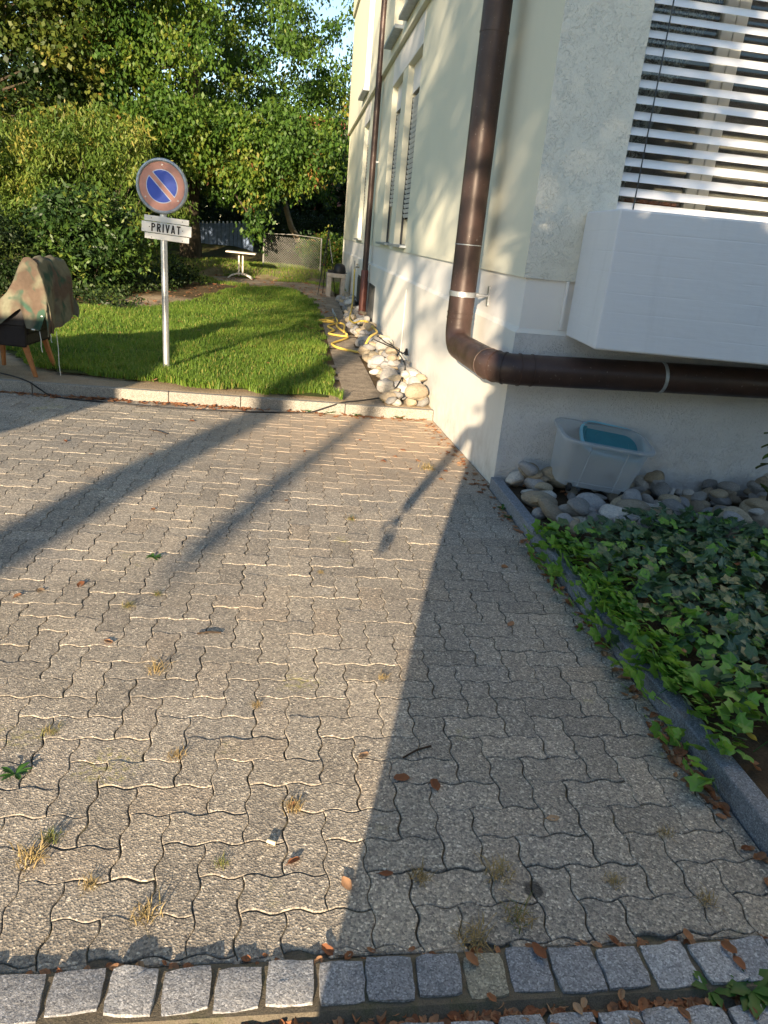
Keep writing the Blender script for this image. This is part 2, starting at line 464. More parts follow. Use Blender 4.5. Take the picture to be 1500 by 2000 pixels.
M['cobble_tan'] = m_granite('tan_granite_cobble', (.30, .27, .20), (.32, .29, .22), .75)
M['stone'] = m_stone()
M['sign_red'] = simple('faded_red_enamel', (.58, .27, .21), .45, .4, .14, 9)
M['sign_blue'] = simple('blue_enamel', (.004, .062, .46), .35, .4, .06, 9)
M['sign_white'] = simple('white_enamel', (.62, .62, .60), .4, .4, .05, 9)
M['sign_line'] = simple('pale_reflective_line', (.60, .66, .80), .4, .4, .05, 9)
M['ink'] = simple('black_print', (.012, .012, .015), .5, .3, .1, 9)
M['camo'] = m_camo()
M['upholstery'] = simple('dark_upholstery', (.016, .012, .013), .55, .35, .25, 20, 0, .002, 300)
M['chair_wood'] = simple('oiled_beech', (.34, .13, .04), .5, .4, .2, 14)
M['cord'] = simple('white_cord', (.68, .66, .60), .8, .2, .1, 30)
M['table'] = simple('table_paint', (.60, .55, .47), .5, .4, .1, 10)
M['concrete'] = simple('grill_concrete', (.36, .32, .27), .9, .2, .2, 10, 0, .004, 60)
M['hose'] = simple('yellow_hose', (.68, .48, .10), .45, .4, .12, 15)
M['brass'] = simple('tap_brass', (.45, .40, .30), .3, .5, .2, 30, .8)
M['bin'] = m_plastic('frosted_plastic', (.66, .69, .72), .50)
M['lid'] = simple('teal_plastic', (.05, .20, .25), .35, .4, .1, 8)
M['lid_rim'] = simple('light_blue_plastic', (.22, .48, .60), .35, .4, .08, 8)
M['blue_board'] = simple('blue_painted_board', (.19, .26, .40), .75, .2, .25, 8)
M['post_cap'] = simple('white_post_cap', (.75, .75, .75), .5, .3, .05, 8)
M['wire'] = simple('galvanised_wire', (.26, .26, .24), .5, .4, .15, 30, .4)
M['house_white'] = m_plaster('house_white_plaster', (.78, .74, .68), 0, .08)
M['tile'] = simple('red_roof_tile', (.38, .13, .07), .85, .2, .3, 10, 0, .02, 20)
M['skin'] = simple('skin', (.50, .30, .21), .5, .4, .06, 30)
M['jacket'] = simple('navy_jacket', (.03, .04, .07), .9, .1, .15, 40)
M['trousers'] = simple('grey_trousers', (.09, .09, .10), .9, .1, .15, 40)
M['hair'] = simple('brown_hair', (.04, .025, .015), .6, .3, .3, 60)
M['shed'] = simple('shed_boards', (.20, .15, .10), .85, .2, .25, 6)
M['butt'] = simple('cigarette_paper', (.72, .62, .42), .8, .2, .15, 200)
M['bark'] = m_bark('tree_bark', (.03, .025, .019), (.10, .08, .055))
M['bark_tan'] = m_bark('pale_bark', (.16, .12, .075), (.36, .28, .18))
GREEN = [(0, (.016, .045, .010)), (.3, (.038, .090, .016)), (.6, (.075, .140, .020)), (.84, (.15, .185, .026)), (.92, (.23, .20, .035)), (.97, (.26, .13, .04)), (1, (.20, .085, .035))]
M['leaf_beam'] = m_leaf('hornbeam_leaf', GREEN, .5, .38)
M['leaf_maple'] = m_leaf('maple_leaf', [(0, (.014, .032, .008)), (.4, (.04, .07, .012)), (.75, (.12, .14, .025)), (.9, (.25, .21, .05)), (1, (.27, .14, .04))], .5, .35)
M['leaf_shrub'] = m_leaf('willow_shrub_leaf', [(0, (.035, .075, .014)), (.5, (.085, .145, .024)), (.8, (.17, .21, .04)), (1, (.28, .25, .06))], .5, .4)
M['leaf_laurel'] = m_leaf('laurel_leaf', [(0, (.014, .034, .010)), (.6, (.032, .07, .014)), (.9, (.07, .12, .02)), (1, (.13, .16, .03))], .45, .2, spec=.3)
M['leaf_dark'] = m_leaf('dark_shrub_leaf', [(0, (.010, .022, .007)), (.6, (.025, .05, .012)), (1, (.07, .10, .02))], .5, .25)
M['leaf_ivy'] = m_leaf('dark_ivy_leaf', [(0, (.028, .072, .038)), (.4, (.038, .095, .044)), (.7, (.058, .125, .040)), (1, (.05, .105, .062))], .38, .12, True, (.09, .14, .07), .5)
M['leaf_ivy_young'] = m_leaf('young_ivy_leaf', [(0, (.10, .25, .035)), (.5, (.15, .33, .045)), (1, (.20, .37, .07))], .45, .25, True, (.20, .30, .09))
M['leaf_weed'] = m_leaf('weed_leaf', [(0, (.03, .09, .016)), (1, (.06, .15, .025))], .5, .25, True)
M['grass'] = m_leaf('grass_blade', [(0, (.06, .125, .018)), (.45, (.135, .225, .032)), (.8, (.21, .295, .052)), (.95, (.31, .31, .07)), (1, (.40, .32, .12))], .5, .4)
M['dry_grass'] = m_leaf('dry_grass_blade', [(0, (.30, .21, .09)), (.6, (.38, .29, .14)), (.8, (.20, .20, .06)), (1, (.12, .16, .04))], .8, .2, True)
M['dead_leaf'] = m_leaf('dead_leaf', [(0, (.20, .075, .035)), (.35, (.30, .13, .06)), (.6, (.36, .20, .11)), (.85, (.24, .10, .045)), (1, (.42, .28, .17))], .75, .2, True)
M['yellow_leaf'] = m_leaf('yellow_leaf', [(0, (.50, .36, .05)), (1, (.55, .36, .07))], .6, .25)
M['branch'] = simple('dark_twig', (.05, .035, .025), .9, .1, .2, 30)

# ------------------------------------------------------------------ terrain
def pav(y): return -.043 * np.clip(np.asarray(y, float), 0, 3.2)
KS = -.045
def kerb_y(x): return 2.323 + KS * x
def zt(x, y):
    x = np.asarray(x, float); y = np.asarray(y, float)
    return .11 * ss(y, 9, 15) + .35 * ss(y, 18.2, 19.8) * ss(-x, -.5, .6) + .55 * ss(y, 20.5, 26) * ss(-x, 1.5, 4) \
        + .012 * np.sin(x * 3.1 + y * 1.3) * ss(y, 4, 7)

def inpoly(px, py, poly):
    c = np.zeros(np.shape(px), bool); n = len(poly); j = n - 1
    for i in range(n):
        xi, yi = poly[i]; xj, yj = poly[j]
        hit = ((yi > py) != (yj > py)) & (px < (xj - xi) * (py - yi) / (yj - yi + 1e-12) + xi)
        c ^= hit; j = i
    return c

def vnoise(x, y, s, seed=0):
    """cheap smooth value noise"""
    r = np.random.default_rng(seed); T = r.random((64, 64))
    u = x * s; v = y * s; i = np.floor(u).astype(int); j = np.floor(v).astype(int); a = u - i; b = v - j
    a = a * a * (3 - 2 * a); b = b * b * (3 - 2 * b)
    g = lambda p, q: T[p % 64, q % 64]
    return (g(i, j) * (1 - a) + g(i + 1, j) * a) * (1 - b) + (g(i, j + 1) * (1 - a) + g(i + 1, j + 1) * a) * b

LAWN = [(-3.3, 2.98), (-2.6, 2.82), (-2.0, 2.72), (-1.3, 2.62), (-1.02, 2.52), (-.98, 4.2), (-.94, 6.1), (-.95, 9), (-.98, 12.1), (-1.25, 14.6), (-1.9, 15.2), (-2.7, 14.6), (-3.2, 13.2), (-3.5, 11.4),
        (-3.9, 9.7), (-4.5, 8.9), (-5.6, 8.9), (-6.8, 8.4), (-7.6, 6.8), (-6.4, 5.2), (-5.0, 4.5), (-4.45, 3.6), (-3.9, 3.05)]
PATH = [(-.99, 2.40), (-.99, 3.0), (-.93, 6), (-.95, 9), (-.98, 12.1), (-1.25, 14.6), (-2.0, 15.5), (-3.2, 16.2), (-4.0, 17.2), (-4.2, 18.2), (-1.0, 18.0), (-.45, 17.0), (-.30, 14.0), (-.4, 8), (-.42, 2.40)]

gx = np.unique(np.concatenate([np.linspace(-300, -30, 10), np.linspace(-30, -9, 22), np.arange(-9, .61, .12), np.linspace(1, 12, 8), np.linspace(12, 300, 12)]))
gy = np.unique(np.concatenate([np.linspace(-250, -12, 10), np.linspace(-12, 2.36, 24), np.arange(2.40, 20.5, .12), np.linspace(20.5, 40, 20), np.linspace(42, 400, 14)]))
X, Yg = np.meshgrid(gx, gy)
Yw = Yg + KS * np.clip(X, -12, 1)
Z = np.where(Yg < 2.38, pav(np.clip(Yw, -9, 2.4)) - .045, zt(X, Yw) - .012)
nx, ny = len(gx), len(gy)
idx = np.arange(nx * ny).reshape(ny, nx)
Fq = np.stack([idx[:-1, :-1], idx[:-1, 1:], idx[1:, 1:], idx[1:, :-1]], -1).reshape(-1, 4)
nb = vnoise(X, Yw, 1.1, 3) * .7 + vnoise(X, Yw, 3.7, 4) * .3
bare = np.clip(ss(3.6 - Yg + 1.0 * (nb - .5) + .6 * ss(-X, 3.2, 4.4), .0, .8) + inpoly(X, Yw, [(-6.2, 6.3), (-4.4, 5.0), (-3.6, 3.4), (-4.8, 2.6), (-8, 3), (-9, 6)]) * .9
               + .55 * ss(Yw, 14.5, 16) * (1 - ss(Yw, 19.5, 21)) + ss(1.5 - np.hypot((X + 3.9) / 1.0, (Yw - 10.6) / .9), 0, .7) * .8, 0, 1) * np.clip(.45 + nb, 0, 1)
bare = np.where(Yw > 2.2, bare, 0)
green = np.clip(ss(Yw, 16, 19.5) * .6 + ss(-X, 4.2, 5.5) * .6, 0, 1)
ground_me = np_mesh('ground', np.stack([X, Yw, Z], -1), Fq, M['garden'], {'bare': bare.ravel(), 'green': green.ravel()}, True)
put(bpy.data.objects.new('ground', ground_me), kind='structure')

def sheet(name, poly, res, zf, m, edge=.0):
    xs = [p[0] for p in poly]; ys = [p[1] for p in poly]
    ax = np.arange(min(xs) - res, max(xs) + 2 * res, res); ay = np.arange(min(ys) - res, max(ys) + 2 * res, res)
    A, B = np.meshgrid(ax, ay)
    A2 = A + (vnoise(A, B, 5, 8) - .5) * edge; B2 = B + (vnoise(A, B, 5, 9) - .5) * edge
    ins = inpoly(A2, B2, poly)
    id_ = np.arange(A.size).reshape(A.shape)
    keep = (ins[:-1, :-1].astype(int) + ins[:-1, 1:] + ins[1:, 1:] + ins[1:, :-1]) >= 3
    F = np.stack([id_[:-1, :-1], id_[:-1, 1:], id_[1:, 1:], id_[1:, :-1]], -1)[keep]
    used = np.unique(F); rem = -np.ones(A.size, int); rem[used] = np.arange(len(used))
    Zz = zf(A, B)
    V = np.stack([A, B, Zz], -1).reshape(-1, 3)[used]
    return put(bpy.data.objects.new(name, np_mesh(name, V, rem[F], m, None, True)), kind='structure')

sheet('path', PATH, .10, lambda a, b: zt(a, b) - .004, M['path'], .12)
sheet('lawn', LAWN, .10, lambda a, b: zt(a, b) + .006 + .02 * vnoise(a, b, 1.7, 5), M['turf'], .15)

# road in front of the cobbles
mb = MB(); mb.add([(-40, -30, -.034), (40, -30, -.034), (40, -3.80, -.034), (-40, -3.80, -.034)], [(0, 1, 2, 3)])
mb.build('road', M['asphalt'], kind='structure')

# ------------------------------------------------------------------ pavement: interlocking pavers in herringbone
U = .1125
PX0, PY0 = -1.798, -3.228
SC = [0, .9, .95, 0, -.95, -.9]
AMP = .0074
def unit_edge(p, d):
    """points of one lattice edge from p in direction d (unit steps), end point left out"""
    n = (-d[1], d[0]); sgn = 1 if (d[0] + d[1]) > 0 else -1
    ts = [0, .19, .37, .52, .67, .83]
    if sgn > 0: off = SC
    else:
        ts = [0, .17, .33, .48, .63, .81]; off = [0, -.9, -.95, 0, .95, .9]
        off = [0] + [-o for o in off[1:]]
    out = []
    for tt, o in zip(ts, off):
        out.append((p[0] + d[0] * tt * U + n[0] * o * AMP, p[1] + d[1] * tt * U + n[1] * o * AMP))
    return out

def paver_outline(w, h):
    pts = []
    x0, y0 = 0, 0
    for k in range(w): pts += unit_edge((k * U, 0), (1, 0))
    for k in range(h): pts += unit_edge((w * U, k * U), (0, 1))
    for k in range(w): pts += unit_edge(((w - k) * U, h * U), (-1, 0))
    for k in range(h): pts += unit_edge((0, (h - k) * U), (0, -1))
    return pts

def inset(pts, d):
    n = len(pts); out = []
    for i in range(n):
        a = np.array(pts[i - 1]); b = np.array(pts[i]); c = np.array(pts[(i + 1) % n])
        t = c - a; t = t / (np.linalg.norm(t) + 1e-9)
        out.append((b[0] - t[1] * d, b[1] + t[0] * d))
    return out

def paver_geo(outline, jit=0.0, r=None):
    a = inset(outline, .0020); b = inset(outline, .0042)
    n = len(a)
    vs = [(p[0], p[1], -.03) for p in a] + [(p[0], p[1], -.0022) for p in a] + [(p[0], p[1], 0) for p in b]
    fs = []
    for k in range(2):
        for i in range(n):
            j = (i + 1) % n
            fs.append((k * n + i, k * n + j, (k + 1) * n + j, (k + 1) * n + i))
    fs.append(tuple(range(2 * n, 3 * n)))
    return vs, fs

pavement = thing('pavement', 'grey interlocking concrete pavers laid in herringbone', 'pavement')
del pavement['category']; del pavement['label']; pavement['kind'] = 'structure'
# bedding under the pavers
ax_ = np.arange(-7.2, .03, .045); ay_ = np.arange(-3.62, 2.72, .045); A_, B_ = np.meshgrid(ax_, ay_)
A_ = np.minimum(A_, np.where(B_ < -.02, -.034, .0))
fillz = -.0100 + .0050 * ss(vnoise(A_ + 20, B_ + 20, 3.1, 51) * .6 + vnoise(A_ + 20, B_ + 20, 9, 52) * .4, .42, .68)
fillz = np.maximum(fillz, -.0100 + .0052 * ss(B_, -.3, 1.2) * ss(A_, -2.3, -1.0))
id_ = np.arange(A_.size).reshape(A_.shape)
put(bpy.data.objects.new('paver_bedding', np_mesh('paver_bedding', np.stack([A_, B_, pav(B_) + fillz], -1), np.stack([id_[:-1, :-1], id_[:-1, 1:], id_[1:, 1:], id_[1:, :-1]], -1).reshape(-1, 4), M['joint'], None, True)), pavement)

Rm = np.array([list(_r), list(_d), list(_f)])
def pix(p):
    c = Rm @ (np.array(p, float) - np.array(CAM))
    return c[0] / c[2] * 1400 + 750, c[1] / c[2] * 1400 + 1000, c[2]

cells = []
for j in range(-4, 54):
    for i in range(-46, 20):
        k = (i + j) % 4
        if k == 0: cells.append((i, j, 2, 1))
        elif k == 2: cells.append((i, j, 1, 2))
pl = []
for i, j, w, h in cells:
    x = PX0 + i * U; y = PY0 + j * U
    x1, y1 = x + w * U, y + h * U
    cx, cy = (x + x1) / 2, (y + y1) / 2
    xmax = -.040 if cy < -.03 else -.006
    ymin = -3.585; ymax = kerb_y(cx) - .004
    fx = (min(x1, xmax) - x) / (x1 - x); fy = (min(y1, ymax) - max(y, ymin)) / (y1 - y)
    if fx < .12 or fy < .12 or x < -6.9: continue
    clip = x1 + AMP > xmax or y1 + AMP > ymax or y - AMP < ymin
    px, py, dz = pix((cx, cy, float(pav(cy))))
    seen = dz > 0 and -60 < px < 1560 and 700 < py < 2060
    pl.append([not seen, (cx - CAM.x) ** 2 + (cy - CAM.y) ** 2, x, y, w, h, clip, xmax, ymin, ymax])
pl.sort(key=lambda q: (q[0], q[1]))
base_me = {}
for w, h in ((2, 1), (1, 2)):
    vs, fs = paver_geo(paver_outline(w, h)); m_ = MB(); m_.add(vs, fs); base_me[(w, h)] = m_.mesh('paver', M['paver'])
SV, SF, ST, off = [], [], [], 0
prng = random.Random(3)
for n_, (uns, d2, x, y, w, h, clip, xmax, ymin, ymax) in enumerate(pl):
    dz = max(-.001, min(.0025, prng.gauss(.0004, .0010))); rx, ry = prng.gauss(0, .003), prng.gauss(0, .003)
    if clip:
        ol = [(min(px, xmax - x), min(max(py, ymin - y), ymax - y)) for px, py in paver_outline(w, h)]
        clean = [ol[0]]
        for p in ol[1:]:
            if math.hypot(p[0] - clean[-1][0], p[1] - clean[-1][1]) > .003: clean.append(p)
        if math.hypot(clean[-1][0] - clean[0][0], clean[-1][1] - clean[0][1]) < .003: clean.pop()
        vs, fs = paver_geo(clean)
    else: vs, fs = None, None
    if n_ < 299:
        if vs is None: me = base_me[(w, h)]
        else: mm = MB(); mm.add(vs, fs); me = mm.mesh('paver', M['paver'])
        cy = y + h * U / 2
        o = bpy.data.objects.new('paver', me)
        put(o, pavement, (x + prng.gauss(0, .0009), y + prng.gauss(0, .0009), float(pav(y)) + dz), (rx + (-.043 if y > 0 else 0), ry, prng.gauss(0, .004)))
    else:
        if vs is None: vs, fs = paver_geo(paver_outline(w, h))
        tn = prng.random()
        for p in vs: SV.append((p[0] + x, p[1] + y, p[2] + dz + float(pav(p[1] + y)) + (p[0] - .08) * ry * -1 + (p[1] - .08) * rx)); ST.append(tn)
        for f in fs: SF.append(tuple(q + off for q in f))
        off += len(vs)
me = bpy.data.meshes.new('paver'); me.from_pydata(SV, [], SF)
a = me.attributes.new('tint', 'FLOAT', 'POINT'); a.data.foreach_set('value', np.array(ST, np.float32)); me.materials.append(M['paver'])
put(bpy.data.objects.new('paver', me), pavement, kind='stuff')

# ------------------------------------------------------------------ kerb
kerb = bpy.data.objects.new('kerb', None); put(kerb, kind='structure')
joints = [-.006, -.915, -1.963, -2.67, -3.97, -4.97, -5.97, -6.97, -7.97]
for a_, b_ in zip(joints[:-1], joints[1:]):
    mb = MB(); x1, x0 = a_ - .003, b_ + .003
    y0a, y1a = kerb_y(x0), kerb_y(x1)
    zt_ = .006 + prng.gauss(0, .002)
    vs = [(x0, y0a, -.22), (x1, y1a, -.22), (x1, y1a + .075, -.22), (x0, y0a + .075, -.22), (x0, y0a + .004, zt_), (x1, y1a + .004, zt_), (x1, y1a + .075, zt_), (x0, y0a + .075, zt_)]
    mb.add(vs, [(0, 3, 2, 1), (4, 5, 6, 7), (0, 1, 5, 4), (1, 2, 6, 5), (2, 3, 7, 6), (3, 0, 4, 7)])
    mb.build('kerb_stone', M['kerb'], kerb, bevel=.006)

# ------------------------------------------------------------------ cobble rows
strip = bpy.data.objects.new('cobble_strip', None); put(strip, kind='structure')
mb = MB(); pf = [(-4.15, -.012), (-3.735, -.012), (-3.715, .007), (-3.602, .007), (-3.58, -.004)]
for (ya, za), (yb, zb_) in zip(pf[:-1], pf[1:]): mb.add([(-6, ya, za), (4, ya, za), (4, yb, zb_), (-6, yb, zb_)], [(0, 1, 2, 3)])
mb.build('joint_mortar', M['joint'], strip)
def cobble_mesh(w, l, seed):
    bm = bmesh.new(); rr = random.Random(seed)
    bmesh.ops.create_cube(bm, size=1)
    bmesh.ops.subdivide_edges(bm, edges=bm.edges[:], cuts=3, use_grid_fill=True)
    q = [(rr.gauss(0, .006), rr.gauss(0, .006)) for _ in range(4)]
    for v in bm.verts:
        x, y, z = v.co
        # round the edges, make the top slightly domed and uneven
        k = max(abs(x), abs(y)) * 2
        if z > 0: z = z - .10 * max(0, k - .45) ** 2 * 1.2
        s = 1 - .05 * (z + .5) ** 2
        if abs(x) > .4 and abs(y) > .4: x *= .95; y *= .95
        fx = x + .5; fy = y + .5
        ox = (q[0][0] * (1 - fx) + q[1][0] * fx) ; oy = (q[2][1] * (1 - fy) + q[3][1] * fy)
        v.co = (x * w * s + rr.gauss(0, .0012) + oy * .5, y * l * s + rr.gauss(0, .0012) + ox * .5, z * .09 + (rr.gauss(0, .0018) if z > 0 else 0))
    me = bpy.data.meshes.new('cobblestone'); bm.to_mesh(me); bm.free(); smooth_mesh(me, 60)
    return me
cx_ = -4.6; ci = 0
for row, (yc, xs, xe) in enumerate(((-3.652, -4.6, 2.2), (-3.806, -4.6, 2.2), (-3.93, -4.4, 2.0), (-4.05, -4.4, 2.0))):
    x = xs + row * .05
    while x < xe:
        w = prng.uniform(.100, .122); g = prng.uniform(.003, .009)
        me = cobble_mesh(w, .110 + prng.gauss(0, .004), ci); ci += 1
        xc = x + w / 2
        tan = row == 0 and abs(xc + 1.0) < .055
        me.materials.append(M['cobble_tan'] if tan else M['cobble'])
        o = bpy.data.objects.new('cobblestone', me)
        lift = -.028 if row == 0 else (-.034 if row == 1 else -.04)
        put(o, strip, (xc, yc + prng.gauss(0, .003), lift + prng.gauss(0, .002)), (prng.gauss(0, .02), prng.gauss(0, .02), prng.gauss(0, .025)))
        if tan: o['label'] = 'sandy tan cobblestone among the grey ones'
        x += w + g

# ------------------------------------------------------------------ garden edging and bed
edg = bpy.data.objects.new('garden_edging', None); put(edg, kind='structure')
for y0, y1 in ((-.035, -1.03), (-1.036, -2.03), (-2.036, -3.56)):
    mb = MB(); mb.box(-.034, y1, -.15, .040, y0, .085)
    mb.build('edging_slab', M['granite'], edg, bevel=.006)
sheet('bed_soil', [(.04, -3.7), (5, -3.7), (5, .0), (.04, .0)], .12, lambda a, b: .035 + .03 * vnoise(a, b, 2.2, 11) + .0 * a, M['bed'])

# ------------------------------------------------------------------ building
BL = thing('apartment_building', 'cream plastered apartment building with white plinth and brown downpipes', 'building')
YE = 18.45
def part(mb, name, mats, **k): return mb.build(name, mats, BL, **k)
mb = MB(); mb.box(0, 0, -.35, 6.5, YE, 1.10, 0, [0, 0, 1, 0, 0, 0])
mb.add([(0, 0, 1.10), (.028, .028, 1.13), (.028, YE, 1.13), (0, YE, 1.10)], [(0, 1, 2, 3)])
mb.add([(0, 0, 1.10), (6.5, 0, 1.10), (6.5, .028, 1.13), (.028, .028, 1.13)], [(0, 1, 2, 3)])
part(mb, 'plinth', [M['plinth'], M['plinth_rough']])
mb = MB(); mb.box(.028, .026, 1.10, 6.5, YE, 1.452)
part(mb, 'white_band', M['white_wall'])
mb = MB(); mb.box(-.004, 4.98, -.2, .01, 4.986, 1.0)
part(mb, 'expansion_joint', M['plinth'])

def wall_grid(mb, axis, plane, a0, a1, z0, z1, openings, depth, mi=0):
    As = sorted({a0, a1, *[o[0] for o in openings], *[o[1] for o in openings]}); Zs = sorted({z0, z1, *[o[2] for o in openings], *[o[3] for o in openings]})
    P = (lambda a, z, d=0: (plane + d, a, z)) if axis == 'x' else (lambda a, z, d=0: (a, plane + d, z))
    for i in range(len(As) - 1):
        for j in range(len(Zs) - 1):
            am = (As[i] + As[i + 1]) / 2; zm = (Zs[j] + Zs[j + 1]) / 2
            if any(o[0] < am < o[1] and o[2] < zm < o[3] for o in openings): continue
            mb.add([P(As[i], Zs[j]), P(As[i + 1], Zs[j]), P(As[i + 1], Zs[j + 1]), P(As[i], Zs[j + 1])], [(0, 1, 2, 3)], mi)
    for (a, b, c, d) in openings:
        for q in (((a, c), (a, d)), ((b, c), (b, d)), ((a, c), (b, c)), ((a, d), (b, d))):
            (p1, p2) = q
            mb.add([P(*p1), P(*p2), P(*p2, depth), P(*p1, depth)], [(0, 1, 2, 3)], mi)

ZS = 4.285
WIN = [(5.50, 6.74), (7.25, 8.47), (12.25, 13.48)]
mb = MB()
wall_grid(mb, 'x', .004, .004, YE, 1.452, ZS, [(a, b, 1.52, 3.90) for a, b in WIN], .26)
wall_grid(mb, 'y', .004, .004, 6.5, 1.452, ZS, [(.545, 2.6, 1.90, 3.55)], .22, 1)
mb.add([(.004, .004, 1.452), (6.5, .004, 1.452), (6.5, .03, 1.452), (.004, .03, 1.452)], [(0, 1, 2, 3)])
mb.add([(.004, .004, 1.452), (.03, .004, 1.452), (.03, YE, 1.452), (.004, YE, 1.452)], [(0, 1, 2, 3)])
part(mb, 'cream_wall', [M['cream'], M['cream_rough']])
for a, b in ((5.5, 8.47), (12.25, 13.48)):
    mb = MB(); mb.box(-.002, a, 3.905, .02, b, ZS - .01); part(mb, 'frieze_panel', M['white_wall'])
# upper storeys, each a little proud of the one below
mb = MB(); zt0, zt1 = ZS, 7.15
wall_grid(mb, 'x', -.065, -.065, YE, zt0, zt1, [(a, b, 4.50, 6.75) for a, b in WIN], .24)
wall_grid(mb, 'y', -.065, -.065, 6.5, zt0, zt1, [], .2)
mb.add([(-.065, -.065, zt0), (6.5, -.065, zt0), (6.5, .3, zt0), (-.065, .3, zt0)], [(0, 1, 2, 3)])
mb.add([(-.065, -.065, zt0), (.3, -.065, zt0), (.3, YE, zt0), (-.065, YE, zt0)], [(0, 1, 2, 3)])
part(mb, 'first_floor_wall', M['cream'])
mb = MB(); mb.box(-.12, -.12, 7.15, 6.5, YE, 9.9); part(mb, 'second_floor_wall', M['cream'])
mb = MB(); mb.box(-.5, -.5, 9.9, 6.9, YE + .4, 10.1); part(mb, 'roof', M['tile'])
mb = MB(); mb.add([(6.5, 0, 0), (6.5, YE, 0), (6.5, YE, 9.9), (6.5, 0, 9.9)], [(0, 1, 2, 3)]); mb.add([(0, YE, 0), (6.5, YE, 0), (6.5, YE, 9.9), (0, YE, 9.9)], [(0, 1, 2, 3)])
part(mb, 'rear_wall', M['cream'])

# left windows with roller blinds
def left_window(a, b, zb, zs, ztop, x0, low):
    mb = MB()
    mb.box(x0 + .19, a + .002, zs, x0 + .22, b - .002, ztop - .02)
    w = mb.build('window', M['frame'], BL)
    mb = MB(); mb.box(x0 + .172, a + .07, zs + .06, x0 + .182, b - .07, ztop - .42); mb.build('pane', M['dark_glass'], w)
    mb = MB(); mb.box(x0 + .085, a + .002, ztop - .36, x0 + .185, b - .002, ztop - .004); mb.build('blind_casing', M['white_wall'], w)
    mb = MB(); mb.box(x0 + .14, a + .002, ztop - .40, x0 + .18, b - .002, ztop - .361); mb.build('blind_slot', M['gap'], w)
    mb = MB(); z = ztop - .42
    while z > low:
        mb.box(x0 + .102, a + .02, z - .050, x0 + .110, b - .03, z, M=Matrix.Translation((x0 + .106, 0, z - .03)) @ Matrix.Rotation(R(-16), 4, 'Y') @ Matrix.Translation((-(x0 + .106), 0, -(z - .03))))
        z -= .066
    mb.build('blind_slat', M['slat_grey'], w, kind='stuff')
    mb = MB(); mb.box(x0 + .130, a + .015, low - .01, x0 + .136, b - .03, ztop - .41); mb.build('blind_gap_shade', M['gap'], w)  # near-black sheet, shade between the slats put into its colour
    mb = MB(); mb.box(x0 + .09, b - .028, zs, x0 + .12, b - .012, ztop - .40); mb.build('guide_rail', M['dark_metal'], w)
    mb = MB(); mb.box(x0 + .09, a + .004, zs, x0 + .12, a + .018, ztop - .40); mb.build('guide_rail', M['dark_metal'], w)
    mb = MB(); mb.box(x0 - .085, a - .06, zs - .022, x0 + .19, b + .05, zs + .012); mb.build('sill', M['zinc'], w, bevel=.004)
for (a, b), low in zip(WIN, (1.90, 2.16, 2.14)): left_window(a, b, 0, 1.525, 3.90, .004, low)
for a, b in WIN:
    mb = MB(); mb.box(.10, a + .002, 4.5, .13, b - .002, 6.72)
    w = mb.build('window', M['frame'], BL)
    mb = MB(); mb.box(.085, a + .07, 4.6, .097, b - .07, 6.4); mb.build('pane', M['dark_glass'], w)
    mb = MB(); mb.box(-.19, a - .06, 4.42, .1, b + .05, 4.47); mb.build('sill', M['zinc'], w, bevel=.004)

# basement shutters beside the rear downpipe
for a, b in ((8.74, 9.72), (10.05, 12.32)):
    mb = MB(); mb.box(-.012, a, -.02, .02, b, .77)
    g = mb.build('basement_shutter', M['dark_metal'], BL, bevel=.003)
    y = a + .06
    mb = MB()
    while y < b - .06: mb.box(-.024, y, .03, -.0125, y + .045, .72); y += .085
    mb.build('shutter_slat', M['dark_metal'], g, kind='stuff')
mb = MB(); mb.box(-.01, 13.6, .78, .01, 13.64, 1.02); part(mb, 'small_vent', M['dark_metal'])

# front window
WX0, WX1, WZ0, WZ1 = .545, 2.6, 1.90, 3.55
win = MB(); win.box(WX0, .19, WZ0, WX0 + .07, .25, WZ1); win.box(WX0 + .07, .19, WZ0, WX1, .25, WZ0 + .07); win.box(WX0 + .07, .19, WZ1 - .07, WX1, .25, WZ1)
win.box(1.09, .19, WZ0 + .07, 1.17, .25, WZ1 - .07); win.box(1.172, .185, WZ0 + .07, 1.25, .255, WZ1 - .07)
win = win.build('window', M['frame'], BL, bevel=.006)
mb = MB(); mb.box(WX0 + .07, .218, WZ0 + .07, 1.09, .224, WZ1 - .07); mb.build('pane', M['glass'], win)
mb = MB(); mb.box(1.25, .218, WZ0 + .07, WX1, .224, WZ1 - .07); mb.build('pane', M['glass'], win)
# the room behind
mb = MB()
for q in ([(.4, 2.6, 1.6), (3.4, 2.6, 1.6), (3.4, 2.6, 3.8), (.4, 2.6, 3.8)], [(.4, .26, 1.6), (.4, 2.6, 1.6), (.4, 2.6, 3.8), (.4, .26, 3.8)], [(3.4, .26, 1.6), (3.4, 2.6, 1.6), (3.4, 2.6, 3.8), (3.4, .26, 3.8)],
          [(.4, .26, 1.6), (3.4, .26, 1.6), (3.4, 2.6, 1.6), (.4, 2.6, 1.6)], [(.4, .26, 3.8), (3.4, .26, 3.8), (3.4, 2.6, 3.8), (.4, 2.6, 3.8)]):
    mb.add(q, [(0, 1, 2, 3)])
mb.build('room_wall', M['room'], BL)
mb = MB(); mb.box(WX0, .255, WZ0 - .02, WX1, .48, WZ0 + .02); mb.build('inner_sill', M['frame'], BL)
